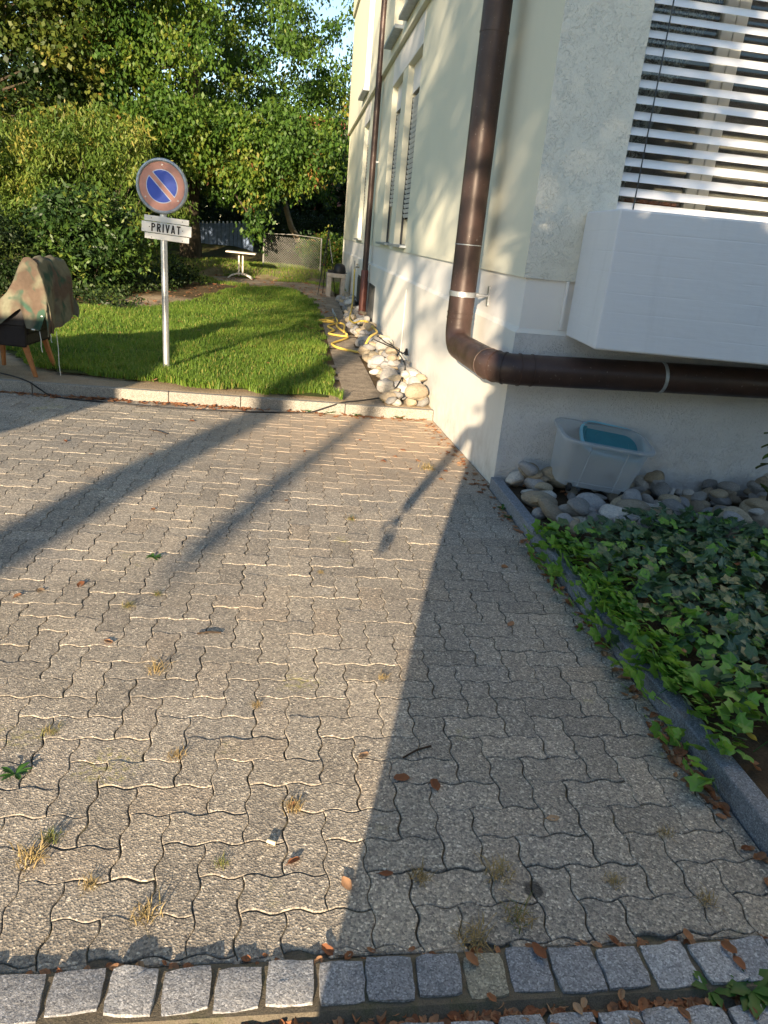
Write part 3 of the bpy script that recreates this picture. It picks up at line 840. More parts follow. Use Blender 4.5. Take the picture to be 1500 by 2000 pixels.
# lace curtain with a curved lower edge, gathered to the left
cv, cf = [], []
NU, NV = 46, 26
for j in range(NV):
    for i in range(NU):
        u = i / (NU - 1); v = j / (NV - 1)
        z = 1.96 + v * 1.58
        xr = .70 + .62 * (v ** 1.35)
        x = .50 + (xr - .50) * u
        cv.append((x, .335 + .022 * math.sin(u * 26 + v * 3) + .01 * math.sin(u * 61), z))
for j in range(NV - 1):
    for i in range(NU - 1): k = j * NU + i; cf.append((k, k + 1, k + NU + 1, k + NU))
mb = MB(); mb.add(cv, cf); cur = mb.build('lace_curtain', M['lace'], smooth=True)
tag(cur, 'patterned lace curtain drawn aside behind the front window blind', 'curtain')
for i in range(5):
    mb = MB(); x = .80 + i * .085
    mb.tube([(0, 0, 0), (0, 0, .005), (0, 0, .075), (0, 0, .076), (0, 0, .095), (0, 0, .096)], [.026, .028, .036, .041, .042, .036], 14)
    o = mb.build('flower_pot', M['terracotta'], smooth=True, loc=(x, .40, WZ0 + .02))
    tag(o, 'small terracotta pot on the inner window sill, %s in the row' % ('leftmost', 'second from left', 'middle one', 'second from right', 'rightmost')[i], 'flower pot', 'terracotta pots on the inner sill')

# external venetian blind
bl = bpy.data.objects.new('venetian_blind', None); put(bl, BL)
def slat_mesh(x0, x1):
    m_ = MB(); n = 7; vs = []
    for xx in (x0, x1):
        for k in range(n):
            s_ = k / (n - 1) - .5
            yy = s_ * .078; zz = .008 * (1 - (2 * s_) ** 2)
            c, s2 = math.cos(R(44)), math.sin(R(44))
            vs.append((xx, yy * c - zz * s2, yy * s2 + zz * c))
    for xx in (x0, x1):
        for k in range(n):
            s_ = k / (n - 1) - .5
            yy = s_ * .078; zz = .008 * (1 - (2 * s_) ** 2) - .0016
            c, s2 = math.cos(R(44)), math.sin(R(44))
            vs.append((xx, yy * c - zz * s2, yy * s2 + zz * c))
    fs = [(k, k + 1, n + k + 1, n + k) for k in range(n - 1)] + [(2 * n + k, 3 * n + k, 3 * n + k + 1, 2 * n + k + 1) for k in range(n - 1)]
    fs += [(0, n, 3 * n, 2 * n), (n - 1, 3 * n - 1, 4 * n - 1, 2 * n - 1)]
    m_.add(vs, fs); me = m_.mesh('slat', M['slat']); smooth_mesh(me, 50); return me
sm = slat_mesh(WX0 + .012, WX1 - .01)
z = 1.942; k = 0
while z < WZ1:
    o = bpy.data.objects.new('slat', sm); put(o, bl, (0, .062, z), (prng.gauss(0, .012), 0, 0)); z += .0872; k += 1
for x in (.665, 1.75):
    mb = MB(); mb.box(x - .004, .018, 1.90, x + .004, .0205, WZ1); mb.build('cord', M['dark_metal'], bl)
mb = MB(); mb.box(WX0 + .0, .03, 1.90, WX0 + .010, .10, WZ1); mb.build('guide_rail', M['gap'], bl)

# projecting parapet box below the window
mb = MB(); mb.prism([(.352, .003), (.300, -.632), (1.112, -.748), (3.3, -1.06), (3.3, .003)], 1.104, 1.884)
part(mb, 'parapet_box', M['parapet'], bevel=.012)
mb = MB(); mb.box(.30, .0, 1.14, .3175, .022, 1.45); part(mb, 'sealant_joint', M['white_wall'])

# front downpipe
def arc(c, a, b, r, n=8):
    """rounded corner of radius r at c between directions a (incoming) and b (outgoing)"""
    a = Vector(a).normalized(); b = Vector(b).normalized(); c = Vector(c); out = []
    p0 = c - a * r; p2 = c + b * r; cen = c - a * r + b * r
    for k in range(n + 1):
        t_ = k / n * PI / 2
        out.append(cen + (-b) * r * math.cos(t_) + a * r * math.sin(t_))
    return out
PXX, PYY, PZZ, PR = -.185, .90, .875, .1
path = [(PXX, PYY, 9.6), (PXX, PYY, 4.0), (PXX, PYY, 2.0)] + arc((PXX, PYY, PZZ), (0, 0, -1), (0, -1, .02), .15) + arc((PXX, -.265, PZZ + .02), (0, -1, .0), (1, 0, 0), .16) + [(1.0, -.27, PZZ + .035), (3.4, -.30, PZZ + .06)]
mb = MB(); mb.tube(path, PR, 28, cap=False)
dp = mb.build('downpipe', M['pipe'], BL, smooth=True)
def ring(p, d, r, w, name, m, n=28):
    d = Vector(d).normalized(); p = Vector(p); mb = MB()
    mb.tube([p - d * w, p - d * w * .9, p + d * w * .9, p + d * w], [r - .004, r, r, r - .004], n, cap=False); return mb.build(name, m, dp, smooth=True)
for z in (1.08, 1.12, 3.0, 1.62): ring((PXX, PYY, z), (0, 0, 1), PR + .003, .006, 'seam', M['pipe'])
ring((PXX, PYY, 1.62), (0, 0, 1), PR + .004, .003, 'seam', M['zinc'])
e2 = arc((PXX, -.265, PZZ + .02), (0, -1, 0), (1, 0, 0), .16, 8)
for k in (0, 3, 5, 8):
    t_ = k / 8 * PI / 2
    ring(e2[k], (math.sin(t_), -math.cos(t_), 0), PR + .005, .006, 'seam', M['pipe'])
ring((.06, -.266, PZZ + .021), (1, 0, .02), PR + .004, .005, 'seam', M['pipe'])
ring((.95, -.270, PZZ + .034), (1, 0, .02), PR + .004, .012, 'pipe_clamp', M['zinc'])
ring((PXX, PYY, 1.262), (0, 0, 1), PR + .005, .020, 'pipe_clamp', M['steel'])
mb = MB(); mb.tube([(PXX + PR, PYY, 1.262), (.02, PYY, 1.262)], .011, 10); mb.tube([(PXX + PR - .01, PYY - .0, 1.262), (PXX + PR + .03, PYY, 1.262)], .018, 10)
mb.box(.014, PYY - .02, 1.19, .027, PYY + .02, 1.335); mb.build('wall_bracket', M['steel'], dp)
# rear downpipe
mb = MB(); mb.tube([(-.10, 9.86, 9.6), (-.10, 9.86, .95)], .056, 16, cap=False)
dp2 = mb.build('downpipe', M['pipe'], BL, smooth=True)
mb = MB(); mb.tube([(-.10, 9.86, .99), (-.10, 9.86, .97), (-.10, 9.86, -.05)], [.062, .072, .072], 16); mb.build('standpipe', M['pipe_red'], dp2, smooth=True)
for z in (1.10, 2.9, 4.6): 
    mb = MB(); mb.box(-.05, 9.85, z - .012, .03, 9.87, z + .012); mb.build('wall_bracket', M['steel'], dp2)
# tap
mb = MB(); mb.tube([(.01, 12.29, .93), (-.09, 12.29, .93), (-.10, 12.29, .90), (-.10, 12.29, .86)], .016, 10); mb.tube([(-.05, 12.29, .93), (-.05, 12.29, .99)], .009, 8); mb.box(-.075, 12.245, .985, -.025, 12.335, 1.0)
part(mb, 'tap', M['brass'])

# ------------------------------------------------------------------ river stones
def stone_meshes(n=9):
    out = []
    for s_ in range(n):
        bm = bmesh.new(); bmesh.ops.create_icosphere(bm, subdivisions=3, radius=1)
        r_ = np.random.default_rng(100 + s_)
        ph = r_.random((6, 3)) * 6; fr = r_.uniform(.8, 2.4, (6, 3))
        pl_ = [(Vector(r_.normal(size=3)).normalized(), r_.uniform(.55, .85)) for _ in range(7 if s_ % 3 else 4)]
        for v in bm.verts:
            d = v.co.normalized(); k = 1.0
            for q in range(6): k += .045 * math.sin(fr[q][0] * d.x + ph[q][0] * 1.0 + fr[q][1] * d.y * 1.7 + ph[q][1] + fr[q][2] * d.z * 1.3)
            p = d * k
            for nrm, c in pl_:
                e = p.dot(nrm) - c
                if e > 0: p -= nrm * e * .8
            v.co = p
        me = bpy.data.meshes.new('stone'); bm.to_mesh(me); bm.free()
        me.materials.append(M['stone']); smooth_mesh(me, 180); out.append(me)
    return out
STONES = stone_meshes()
def bed(name, spots, parent=None):
    b = bpy.data.objects.new(name, None); put(b, kind='structure')
    for (x, y, z, sx, sy, sz, rz, tilt) in spots:
        o = bpy.data.objects.new('stone', random.choice(STONES))
        put(o, b, (x, y, z), (tilt[0], tilt[1], rz)); o.scale = (sx, sy, sz)
    return b
def fill(region, n, rmin, rmax, zf, zl, seed, k=.72):
    """drop stones one by one, each resting on those already below it"""
    rr = random.Random(seed); L = []
    tries = 0
    while len(L) < n and tries < n * 60:
        tries += 1
        x, y = region(rr); r = rmin + (rmax - rmin) * rr.random() ** 1.6
        z = zf(x, y) + r * .42
        for (a, b, c, q) in L:
            d = math.hypot(a - x, b - y); s_ = (q + r) * k
            if d < s_: z = max(z, c + .80 * math.sqrt(max(0, s_ * s_ - d * d)) * .7)
        if z - zf(x, y) > zl(x, y): continue
        L.append((x, y, z, r))
    out = []
    for (x, y, z, r) in L:
        out.append((x, y, z, r * rr.uniform(1.05, 1.45), r * rr.uniform(.8, 1.05), r * rr.uniform(.55, .8), rr.uniform(0, PI), (rr.gauss(0, .22), rr.gauss(0, .22))))
    return out
spots = fill(lambda r: (r.uniform(.10, 2.75), -.07 - .95 * r.random()), 230, .040, .098, lambda x, y: .05, lambda x, y: .11 + .06 * (1 if y > -.3 else 0), 5)
spots = [q for q in spots if not (.26 < q[0] < .92 and -.52 < q[1] < -.36 and q[2] > .095) and not (.30 < q[0] < .90 and q[1] > -.40 and q[2] > .12)]
front_bed = bed('stone_bed', spots)
for (x, y, z, s3, lab, c) in ((1.36, -.80, .12, (.115, .09, .085), 'smooth round speckled grey boulder by the ivy', None), (.80, -.52, .15, (.075, .06, .06), 'white stone with black veins under the box', (.62, .62, .62)),
                              (.20, -.14, .17, (.085, .06, .065), 'yellowish broken stone at the wall corner', None), (.39, -.20, .16, (.12, .075, .075), 'large pale grey stone beside the box', None), (.31, -.78, .13, (.11, .045, .04), 'long white flat stone by the edging', (.6, .6, .6)),
                              (1.02, -.80, .13, (.13, .055, .045), 'long brown grey stone lying above the ivy', None), (.62, -.95, .12, (.14, .09, .05), 'flat sand coloured slab beneath the ivy tips', None)):
    o = bpy.data.objects.new('stone', STONES[int(x * 10) % 9]); put(o, front_bed, (x, y, z), (.1, .05, prng.uniform(-.4, .4)), label=lab); o.scale = s3
spots = fill(lambda r: ((lambda y: (-.05 - (.43 - .012 * y) * r.random() ** .9, y))(2.46 + 11.5 * r.random() ** 1.25)), 250, .055, .125, lambda x, y: .0 + .05 * float(ss(y, 9, 14)), lambda x, y: .12 + .12 * (1 if x > -.22 else 0), 8)
bed('stone_bed', spots)

# ------------------------------------------------------------------ parking sign
sg = thing('no_parking_sign', 'faded round blue and red no parking sign with PRIVAT boards on a grey pole', 'sign', (-2.862, 3.55, 0))
mb = MB(); mb.tube([(0, .0, -.05), (0, 0, 1.66)], .035, 18); mb.build('pole', M['steel'], sg, smooth=True)
hd = bpy.data.objects.new('sign_disc', None); put(hd, sg, (0, -.04, 1.905), (R(2), R(2.5), R(-6)))
hd_m = MB(); hd_m.disc((0, .012, 0), .262, 48, th=.012)
bpy.data.objects.remove(hd)
hd = hd_m.build('sign_disc', M['zinc'], sg, loc=(0, -.045, 1.905), rot=(R(2), R(2.5), R(-6)))
mb = MB(); n = 48; vs = []
for k in range(n):
    a = 2 * PI * k / n
    for (rr_, yy) in ((.236, .0), (.236, -.018), (.246, -.026), (.258, -.022), (.266, -.006), (.264, .012)): vs.append((rr_ * math.cos(a), yy, rr_ * math.sin(a)))
fs = [(k * 6 + j, ((k + 1) % n) * 6 + j, ((k + 1) % n) * 6 + j + 1, k * 6 + j + 1) for k in range(n) for j in range(5)]
mb.add(vs, fs); mb.build('rim', M['zinc'], hd, smooth=True)
mb = MB(); mb.disc((0, -.0022, 0), .232, 48, th=.003); mb.build('red_face', M['sign_red'], hd)
def seg(r, d, side, y):
    a0 = math.asin(d / r); pts = []
    for k in range(25):
        a = a0 + (PI - 2 * a0) * k / 24
        pts.append((r * math.cos(a), r * math.sin(a)))
    ang = R(-43.5); c, s_ = math.cos(ang), math.sin(ang)
    out = []
    for (x, z) in pts:
        z *= side
        out.append((x * c - z * s_, y, x * s_ + z * c))
    m_ = MB(); n_ = len(out)
    m_.add(out + [(p[0], y + .0018, p[2]) for p in out], [tuple(range(n_)), tuple(range(2 * n_ - 1, n_ - 1, -1))] + [(i, n_ + i, n_ + (i + 1) % n_, (i + 1) % n_) for i in range(n_)])
    return m_
for side in (1, -1):
    seg(.161, .022, side, -.0075).build('pale_outline', M['sign_line'], hd)
    seg(.153, .030, side, -.0100).build('blue_field', M['sign_blue'], hd)
for a in (90, 215, 325):
    mb = MB(); mb.disc((.205 * math.cos(R(a)), -.0056, .205 * math.sin(R(a))), .0075, 12, th=.003); mb.build('rivet', M['steel'], hd)
mb = MB(); mb.box(-.032, -.03, 1.60, .032, .004, 1.70); mb.build('neck_bracket', M['zinc'], sg, bevel=.006)
def board(x0, x1, z0, z1, y, notch=False):
    m_ = MB()
    m_.box(x0, y, z0, x1, y + .012, z1)
    return m_.build('board', M['sign_white'], sg, bevel=.004, rot=(0, R(2.6), 0), loc=(-.036, 0, 0.0))
B1 = board(-.222, .232, 1.560, 1.615, -.055)
B3 = board(-.215, .240, 1.385, 1.443, -.055)
B2 = board(-.245, .262, 1.449, 1.554, -.068)
for b_, x0, z0 in ((B1, -.15, 1.590), (B1, .165, 1.590), (B3, -.145, 1.402), (B3, .17, 1.402)):
    mb = MB(); mb.disc((x0, -.0555, z0), .005, 8, th=.002); mb.build('screw', M['dark_metal'], b_)
for x0 in (-.165, .172):
    mb = MB(); mb.disc((x0, -.0685, 1.502), .0055, 8, th=.002); mb.build('screw', M['dark_metal'], B2)
# lettering drawn as flat strokes
def stroke(m_, p, q, w):
    (x0, z0), (x1, z1) = p, q; dx, dz = x1 - x0, z1 - z0; l = math.hypot(dx, dz); nx_, nz_ = -dz / l * w / 2, dx / l * w / 2
    m_.add([(x0 + nx_, 0, z0 + nz_), (x0 - nx_, 0, z0 - nz_), (x1 - nx_, 0, z1 - nz_), (x1 + nx_, 0, z1 + nz_)], [(0, 1, 2, 3)])
def bowl(m_, x, z0, z1, wd, w):
    r_ = (z1 - z0) / 2; zc = (z0 + z1) / 2; vs = []
    for k in range(11):
        a = PI / 2 - PI * k / 10
        for rr_ in (r_, r_ - w): vs.append((x + wd - r_ * .9 + max(0, math.cos(a)) * rr_ * .9, 0, zc + math.sin(a) * rr_))
    m_.add(vs, [(2 * k, 2 * k + 1, 2 * k + 3, 2 * k + 2) for k in range(10)])
    for zz in (z0 + w / 2, z1 - w / 2): stroke(m_, (x, zz), (x + wd - r_ * .9 + .001, zz), w)
LW, LH, LT = .040, .082, .0145
def letter(ch, x):
    m_ = MB(); h = LT / 2
    if ch in 'PR':
        stroke(m_, (x + h, 0), (x + h, LH), LT); bowl(m_, x + LT * .8, LH * .44, LH, LW - LT * .8, LT)
        if ch == 'R': stroke(m_, (x + LW * .52, LH * .47), (x + LW - h * .8, 0), LT)
    if ch == 'I': stroke(m_, (x + h, 0), (x + h, LH), LT)
    q_ = lambda a0, a1, za, zb_: m_.add([(x + a0 * LW, 0, za), (x + a0 * LW + LT, 0, za), (x + a1 * LW + LT, 0, zb_), (x + a1 * LW, 0, zb_)], [(0, 1, 2, 3)])
    mid_ = .5 - LT / LW / 2; end_ = 1 - LT / LW
    if ch == 'V': q_(-.06, mid_, LH, 0); q_(end_ + .06, mid_, LH, 0)
    if ch == 'A':
        q_(-.06, mid_, 0, LH); q_(end_ + .06, mid_, 0, LH); stroke(m_, (x + LW * .22, LH * .22), (x + LW * .78, LH * .22), LT * .75)
    if ch == 'T': stroke(m_, (x + LW / 2, 0), (x + LW / 2, LH), LT); stroke(m_, (x, LH - h), (x + LW, LH - h), LT)
    # lift each stroke a hair so that no two overlap in one plane
    for i, f in enumerate(m_.f): pass
    return m_
x = -.146
LM = MB(); layer = 0
for ch in 'PRIVAT':
    m_ = letter(ch, x)
    for f in m_.f:
        LM.add([(m_.v[i][0], -.0695 - .00012 * (layer % 12), m_.v[i][2] + 1.4615) for i in f], [tuple(range(len(f)))]); layer += 1
    x += (LT if ch == 'I' else LW) + .0165
LM.build('lettering', M['ink'], B2)

# ------------------------------------------------------------------ chair under a tarpaulin
ch = thing('dining_chair', 'dark upholstered dining chair with wooden legs beside the lawn', 'chair', (-4.28, 3.06, 0), (0, 0, R(-6)))
def leg(x, y, dx, dy):
    m_ = MB(); a, b = .026, .017
    m_.add([(x - a, y - a, .34), (x + a, y - a, .34), (x + a, y + a, .34), (x - a, y + a, .34), (x + dx - b, y + dy - b, -.004), (x + dx + b, y + dy - b, -.004), (x + dx + b, y + dy + b, -.004), (x + dx - b, y + dy + b, -.004)],
           [(0, 1, 2, 3), (7, 6, 5, 4), (0, 4, 5, 1), (1, 5, 6, 2), (2, 6, 7, 3), (3, 7, 4, 0)])
    return m_.build('leg', M['chair_wood'], ch, bevel=.005)
leg(.19, -.225, .09, .0); leg(.19, .225, .09, .02); leg(-.24, -.225, -.01, 0); leg(-.24, .225, -.01, 0)
mb = MB(); mb.box(-.27, -.26, .30, .235, .26, .50); mb.build('seat', M['upholstery'], ch, bevel=.03, seg=3)
mb = MB()
mb.add([(.14, -.26, .44), (.25, -.26, .40), (.25, .26, .40), (.14, .26, .44), (.31, -.24, 1.09), (.385, -.24, 1.09), (.385, .24, 1.09), (.31, .24, 1.09)], [(0, 3, 2, 1), (4, 5, 6, 7), (0, 1, 5, 4), (1, 2, 6, 5), (2, 3, 7, 6), (3, 0, 4, 7)])
mb.build('backrest', M['upholstery'], ch, bevel=.03, seg=3)
for s_ in (-1, 1):
    mb = MB(); mb.add([(-.27, s_ * .30 - .03, .50), (-.27, s_ * .30 + .03, .50), (.26, s_ * .30 + .03, .50), (.26, s_ * .30 - .03, .50), (-.27, s_ * .30 - .03, .60), (-.27, s_ * .30 + .03, .60), (.30, s_ * .30 + .03, .72), (.30, s_ * .30 - .03, .72)],
                      [(0, 1, 2, 3), (7, 6, 5, 4), (0, 4, 5, 1), (1, 5, 6, 2), (2, 6, 7, 3), (3, 7, 4, 0)])
    mb.add([(-.27, s_ * .27 - .012, .305), (-.27, s_ * .27 + .02, .305), (.235, s_ * .27 + .02, .29), (.235, s_ * .27 - .012, .29), (-.27, s_ * .29 - .02, .505), (-.27, s_ * .29 + .02, .505), (.255, s_ * .29 + .02, .505), (.255, s_ * .29 - .02, .505)],
           [(3, 2, 1, 0), (4, 5, 6, 7), (0, 1, 5, 4), (1, 2, 6, 5), (2, 3, 7, 6), (3, 0, 4, 7)])
    mb.build('armrest', M['upholstery'], ch, bevel=.015)
# tarpaulin: a sheet laid from the seat front over the back, its sides hanging
prof = [(-0.62, 0.5), (-0.45, 0.55), (-0.28, 0.6), (-0.1, 0.665), (0.023, 0.74), (0.106, 0.83), (0.182, 0.95), (0.243, 1.07), (0.296, 1.14), (0.357, 1.155), (0.418, 1.12), (0.456, 1.0), (0.483, 0.86), (0.494, 0.72), (0.498, 0.58), (0.494, 0.46)]
def prof_at(u):
    f_ = u * (len(prof) - 1); i = min(int(f_), len(prof) - 2); t_ = f_ - i; t2 = t_
    a, b = prof[i], prof[i + 1]; return a[0] + (b[0] - a[0]) * t2, a[1] + (b[1] - a[1]) * t2
NU, NV = 90, 60; vs = []
for i in range(NU):
    u = i / (NU - 1); px, pz = prof_at(u)
    for j in range(NV):
        v = j / (NV - 1) * 2 - 1                         # -1 near side, 1 far side
        front = 1 - float(ss(u, .47, .53)); hw = .315
        av = abs(v); sg_ = 1 if v >= 0 else -1; dz = 0
        if av <= .6: y = sg_ * av / .6 * hw
        else:
            w_ = (av - .6) / .4; y = sg_ * (hw + .012 + .035 * w_)
            zt_ = .46 + (px + .07) * .62 + .03 * math.sin(px * 9)
            drop_f = pz - max(zt_, .34); drop_b = ((pz - .47) * .95 if sg_ < 0 else .14) * (1 - float(ss(u, .66, .98)))
            dz = -w_ * (drop_f * front + drop_b * (1 - front))
        fold = .022 * math.sin(v * 9 + u * 11) * ss(abs(v), .2, .9) + .014 * math.sin(u * 31 + v * 4) * ss(abs(v), .5, 1) + .012 * math.sin(v * 21 + u * 3) * ss(u, .6, .9)
        nx_ = .5 * ss(u, .55, .75)
        vs.append((px + fold * (nx_ + .25) + .03 * math.sin(v * 7) * ss(u, .62, 1.0), y + fold * .9 * sg_, pz + dz + .012 * math.sin(v * 13 + u * 17) - .015 * abs(v) + (.11 * ss(u, .62, 1) * ss(v, -.4, .5))))
fs = []
for i in range(NU - 1):
    for j in range(NV - 1): k = i * NV + j; fs.append((k, k + 1, k + NV + 1, k + NV))
tp = thing('camouflage_tarpaulin', 'camouflage canvas sheet draped over the chair, its cords hanging down', 'tarpaulin', (-4.28, 3.06, 0), (0, 0, R(-6)))
mb = MB(); mb.add(vs, fs); sh = mb.build('canvas', M['camo'], tp, smooth=True)
for x, y, z0, z1 in ((.40, -.33, .47, .27), (.49, -.16, .46, .02), (.47, -.26, .46, .36)):
    mb = MB(); mb.tube([(x, y, z0), (x + .008, y, z0 * .6 + z1 * .4), (x + .004, y, z0 * .25 + z1 * .75), (x + .012, y, z1)], .0032, 6); mb.build('cord', M['cord'], tp)
for p in ((.36, -.372, .49), (.45, -.35, .62)):
    mb = MB(); mb.tube([(p[0] - .015, p[1], p[2]), (p[0] + .015, p[1], p[2])], .007, 8); mb.build('eyelet', M['cord'], tp)

# ------------------------------------------------------------------ storage box and lid
bx = thing('storage_box', 'translucent plastic storage box on castors tilted on the stones', 'storage box', (.595, -.25, .155), (R(9), R(6), R(-4)))
bx.scale = (.93, .95, .97)
def rrect(w, d, r, n=6):
    pts = []
    for (cx, cy, a0) in ((w / 2 - r, -d / 2 + r, -90), (w / 2 - r, d / 2 - r, 0), (-w / 2 + r, d / 2 - r, 90), (-w / 2 + r, -d / 2 + r, 180)):
        for k in range(n + 1): a = R(a0 + 90 * k / n); pts.append((cx + r * math.cos(a), cy + r * math.sin(a)))
    return pts
def loft(m_, loops):
    n = len(loops[0][0]); vs = []
    for pts, z in loops: vs += [(p[0], p[1], z) for p in pts]
    fs = []
    for i in range(len(loops) - 1):
        for k in range(n): fs.append((i * n + k, i * n + (k + 1) % n, (i + 1) * n + (k + 1) % n, (i + 1) * n + k))
    m_.add(vs, fs); return n
mb = MB()
lo = [(rrect(.50, .27, .06), .0), (rrect(.555, .31, .08), .012), (rrect(.60, .345, .09), .18), (rrect(.65, .385, .10), .36)]
n = loft(mb, lo); mb.add([(p[0], p[1], 0) for p in lo[0][0]], [tuple(range(n))])
mb.build('tub', M['bin'], bx, smooth=True)
mb = MB(); loft(mb, [(rrect(.65, .385, .10), .345), (rrect(.70, .435, .115), .345), (rrect(.705, .44, .118), .355), (rrect(.70, .435, .115), .366), (rrect(.65, .385, .10), .368)])
mb.build('rim', M['bin'], bx, smooth=True)
for x in (-.13, .14):
    mb = MB(); mb.tube([(x - .004, -.168, .012), (x, -.192, .36)], .003, 6); mb.build('rib', M['bin'], bx)
mb = MB(); mb.tube([(-.24, -.165, .05), (.24, -.165, .05)], .003, 6); mb.build('rib', M['bin'], bx)
for x in (-.19, .22):
    for y in (-.165, .12):
        mb = MB(); mb.tube([(x - .014, y, .006), (x + .014, y, .006)], .030, 16)
        mb.tube([(x, y, -.0), (x, y, .03)], .014, 8)
        c = mb.build('castor', M['rubber'], bx, bevel=.004)
        mb = MB(); mb.tube([(x - .012, y - .022, .006), (x + .012, y - .022, .006)], .008, 8)
ld = thing('box_lid', 'teal lid with light blue rim leaning inside the storage box', 'lid', (.735, -.225, .442), (R(30), R(8), R(-6)))
mb = MB()
lo = [(rrect(.44, .30, .11), -.012), (rrect(.44, .30, .11), .0), (rrect(.40, .26, .09), .0), (rrect(.38, .24, .08), -.014), (rrect(.25, .13, .05), -.014), (rrect(.24, .12, .05), -.008)]
n = loft(mb, lo); mb.add([(p[0], p[1], -.008) for p in lo[-1][0]], [tuple(range(n))]); mb.add([(p[0], p[1], -.012) for p in lo[0][0]], [tuple(range(n))])
mb.build('panel', M['lid'], ld, smooth=True)
mb = MB(); loft(mb, [(rrect(.435, .295, .11), -.016), (rrect(.468, .328, .125), -.018), (rrect(.472, .332, .126), .006), (rrect(.455, .315, .12), .012), (rrect(.435, .295, .11), .008)])
mb.build('rim', M['lid_rim'], ld, smooth=True)

# ------------------------------------------------------------------ table, grill corner, hose, cables
tb = thing('bistro_table', 'small pale garden table on a twin post pedestal before the wire fence', 'table', (-3.0, 17.7, float(zt(-3.0, 17.7))))
mb = MB(); mb.box(-.42, -.35, .70, .42, .35, .735); mb.build('tabletop', M['table'], tb, bevel=.008, rot=(0, R(1.0), 0))
for x in (-.05, .06): 
    mb = MB(); mb.tube([(x, 0, .08), (x, 0, .70)], .026, 12); mb.build('post', M['table'], tb, smooth=True)
for dx, dy in ((-1, -.55), (-1, .55), (1, -.55), (1, .55)):
    mb = MB(); mb.tube([(0, 0, .13), (dx * .12, dy * .12, .12), (dx * .26, dy * .26, .07), (dx * .35, dy * .35, .0)], [.026, .025, .022, .02], 10); mb.build('foot', M['table'], tb, smooth=True)

gb = thing('concrete_grill_bench', 'low concrete bench of slab and two legs against the house wall', 'bench', (-.39, 14.5, float(zt(-.39, 14.5))))
mb = MB(); mb.box(-.235, -.30, .46, .235, .30, .56); mb.build('slab', M['concrete'], gb, bevel=.015)
for x in (-.175, .175):
    mb = MB(); mb.box(x - .055, -.28, -.02, x + .055, .28, .459); mb.build('leg', M['concrete'], gb, bevel=.012)
kt = thing('grill_kettle', 'black kettle shaped grill pot standing on the concrete bench', 'grill', (-.31, 14.45, float(zt(-.39, 14.5)) + .56))
mb = MB(); mb.tube([(0, 0, .0), (0, 0, .05), (0, 0, .14), (0, 0, .20), (0, 0, .235), (0, 0, .24)], [.15, .165, .150, .125, .07, .01], 20); mb.build('pot', M['black'], kt, smooth=True)
mb = MB(); mb.tube([(0, 0, .012), (0, 0, .02)], .20, 20); mb.build('rim', M['black'], kt)
mb = MB(); mb.box(-.30, -.05, .01, -.15, .05, .07); mb.build('handle', M['black'], kt, bevel=.01)
tr = thing('swing_grill_tripod', 'thin black three legged grill stand beside the concrete bench', 'grill stand', (-.66, 14.7, float(zt(-.7, 14.7))))
for fx, fy in ((-.17, -.25), (-.02, .38), (.30, .05)):
    mb = MB(); mb.tube([(fx, fy, -.01), (.03, 0, 1.50)], .011, 8); mb.build('leg', M['black'], tr)
mb = MB(); mb.tube([(.03, 0, 1.50), (.10, 0, 1.15), (.18, 0, .78)], .006, 6); mb.build('chain', M['steel'], tr)
mb = MB(); mb.tube([(.03, 0, 1.49), (.035, .0, 1.53)], .03, 8); mb.build('apex_ring', M['black'], tr)

HG = [(-.391, 9.107), (-.377, 8.285), (-.29, 8.014), (-.178, 8.049), (-.168, 7.591), (-.15, 6.762), (-.187, 6.417), (-.332, 5.99), (-.461, 5.785), (-.614, 5.91), (-.783, 6.133), (-.853, 6.415), (-.812, 6.6), (-.587, 7.085), (-.554, 7.322), (-.655, 7.329), (-.829, 7.487), (-.846, 7.608), (-.755, 7.927), (-.744, 8.071), (-.811, 8.39), (-.81, 8.615), (-.651, 9.137), (-.588, 9.56), (-.599, 10.084)]
HL = [(-.558, 7.48), (-.568, 7.995), (-.505, 8.744), (-.518, 9.122), (-.6, 9.15), (-.656, 8.729), (-.64, 8.229), (-.581, 7.788)]
HC = [(-.659, 9.692), (-.952, 9.334), (-.94, 9.098), (-.681, 9.26), (-.791, 9.438), (-.817, 9.761), (-.662, 10.042)]
def smooth_path(P, k=5):
    out = []
    n = len(P)
    for i in range(n - 1):
        p0, p1, p2, p3 = P[max(i - 1, 0)], P[i], P[i + 1], P[min(i + 2, n - 1)]
        for j in range(k):
            t_ = j / k
            out.append(tuple(.5 * (2 * b + (c - a) * t_ + (2 * a - 5 * b + 4 * c - d) * t_ ** 2 + (3 * b - a - 3 * c + d) * t_ ** 3) for a, b, c, d in zip(p0, p1, p2, p3)))
    out.append(P[-1]); return out
def hose_z(x, y): return float(zt(x, y)) + (.022 if x < -.47 else .022 + .20 * float(ss(x, -.5, -.30)))
hs = thing('garden_hose', 'yellow garden hose looping from the wall tap over stones and path', 'hose')
pts = [(-.10, 12.29, .87), (-.11, 12.2, .75), (-.15, 11.6, .45), (-.24, 10.6, .26), (-.33, 9.7, .21)] + [(x, y, hose_z(x, y)) for x, y in HG]
mb = MB(); mb.tube(smooth_path(pts, 6), .017, 8); mb.build('tube', M['hose'], hs, smooth=True)
for P_ in (HL, HC):
    mb = MB(); mb.tube(smooth_path([(x, y, hose_z(x, y) + .012) for x, y in P_], 6), .017, 8); mb.build('tube', M['hose'], hs, smooth=True)
mb = MB(); mb.tube([(-.60, 10.08, .05), (-.64, 10.3, .10), (-.66, 10.36, .16)], [.018, .022, .015], 8); mb.build('nozzle', M['steel'], hs)
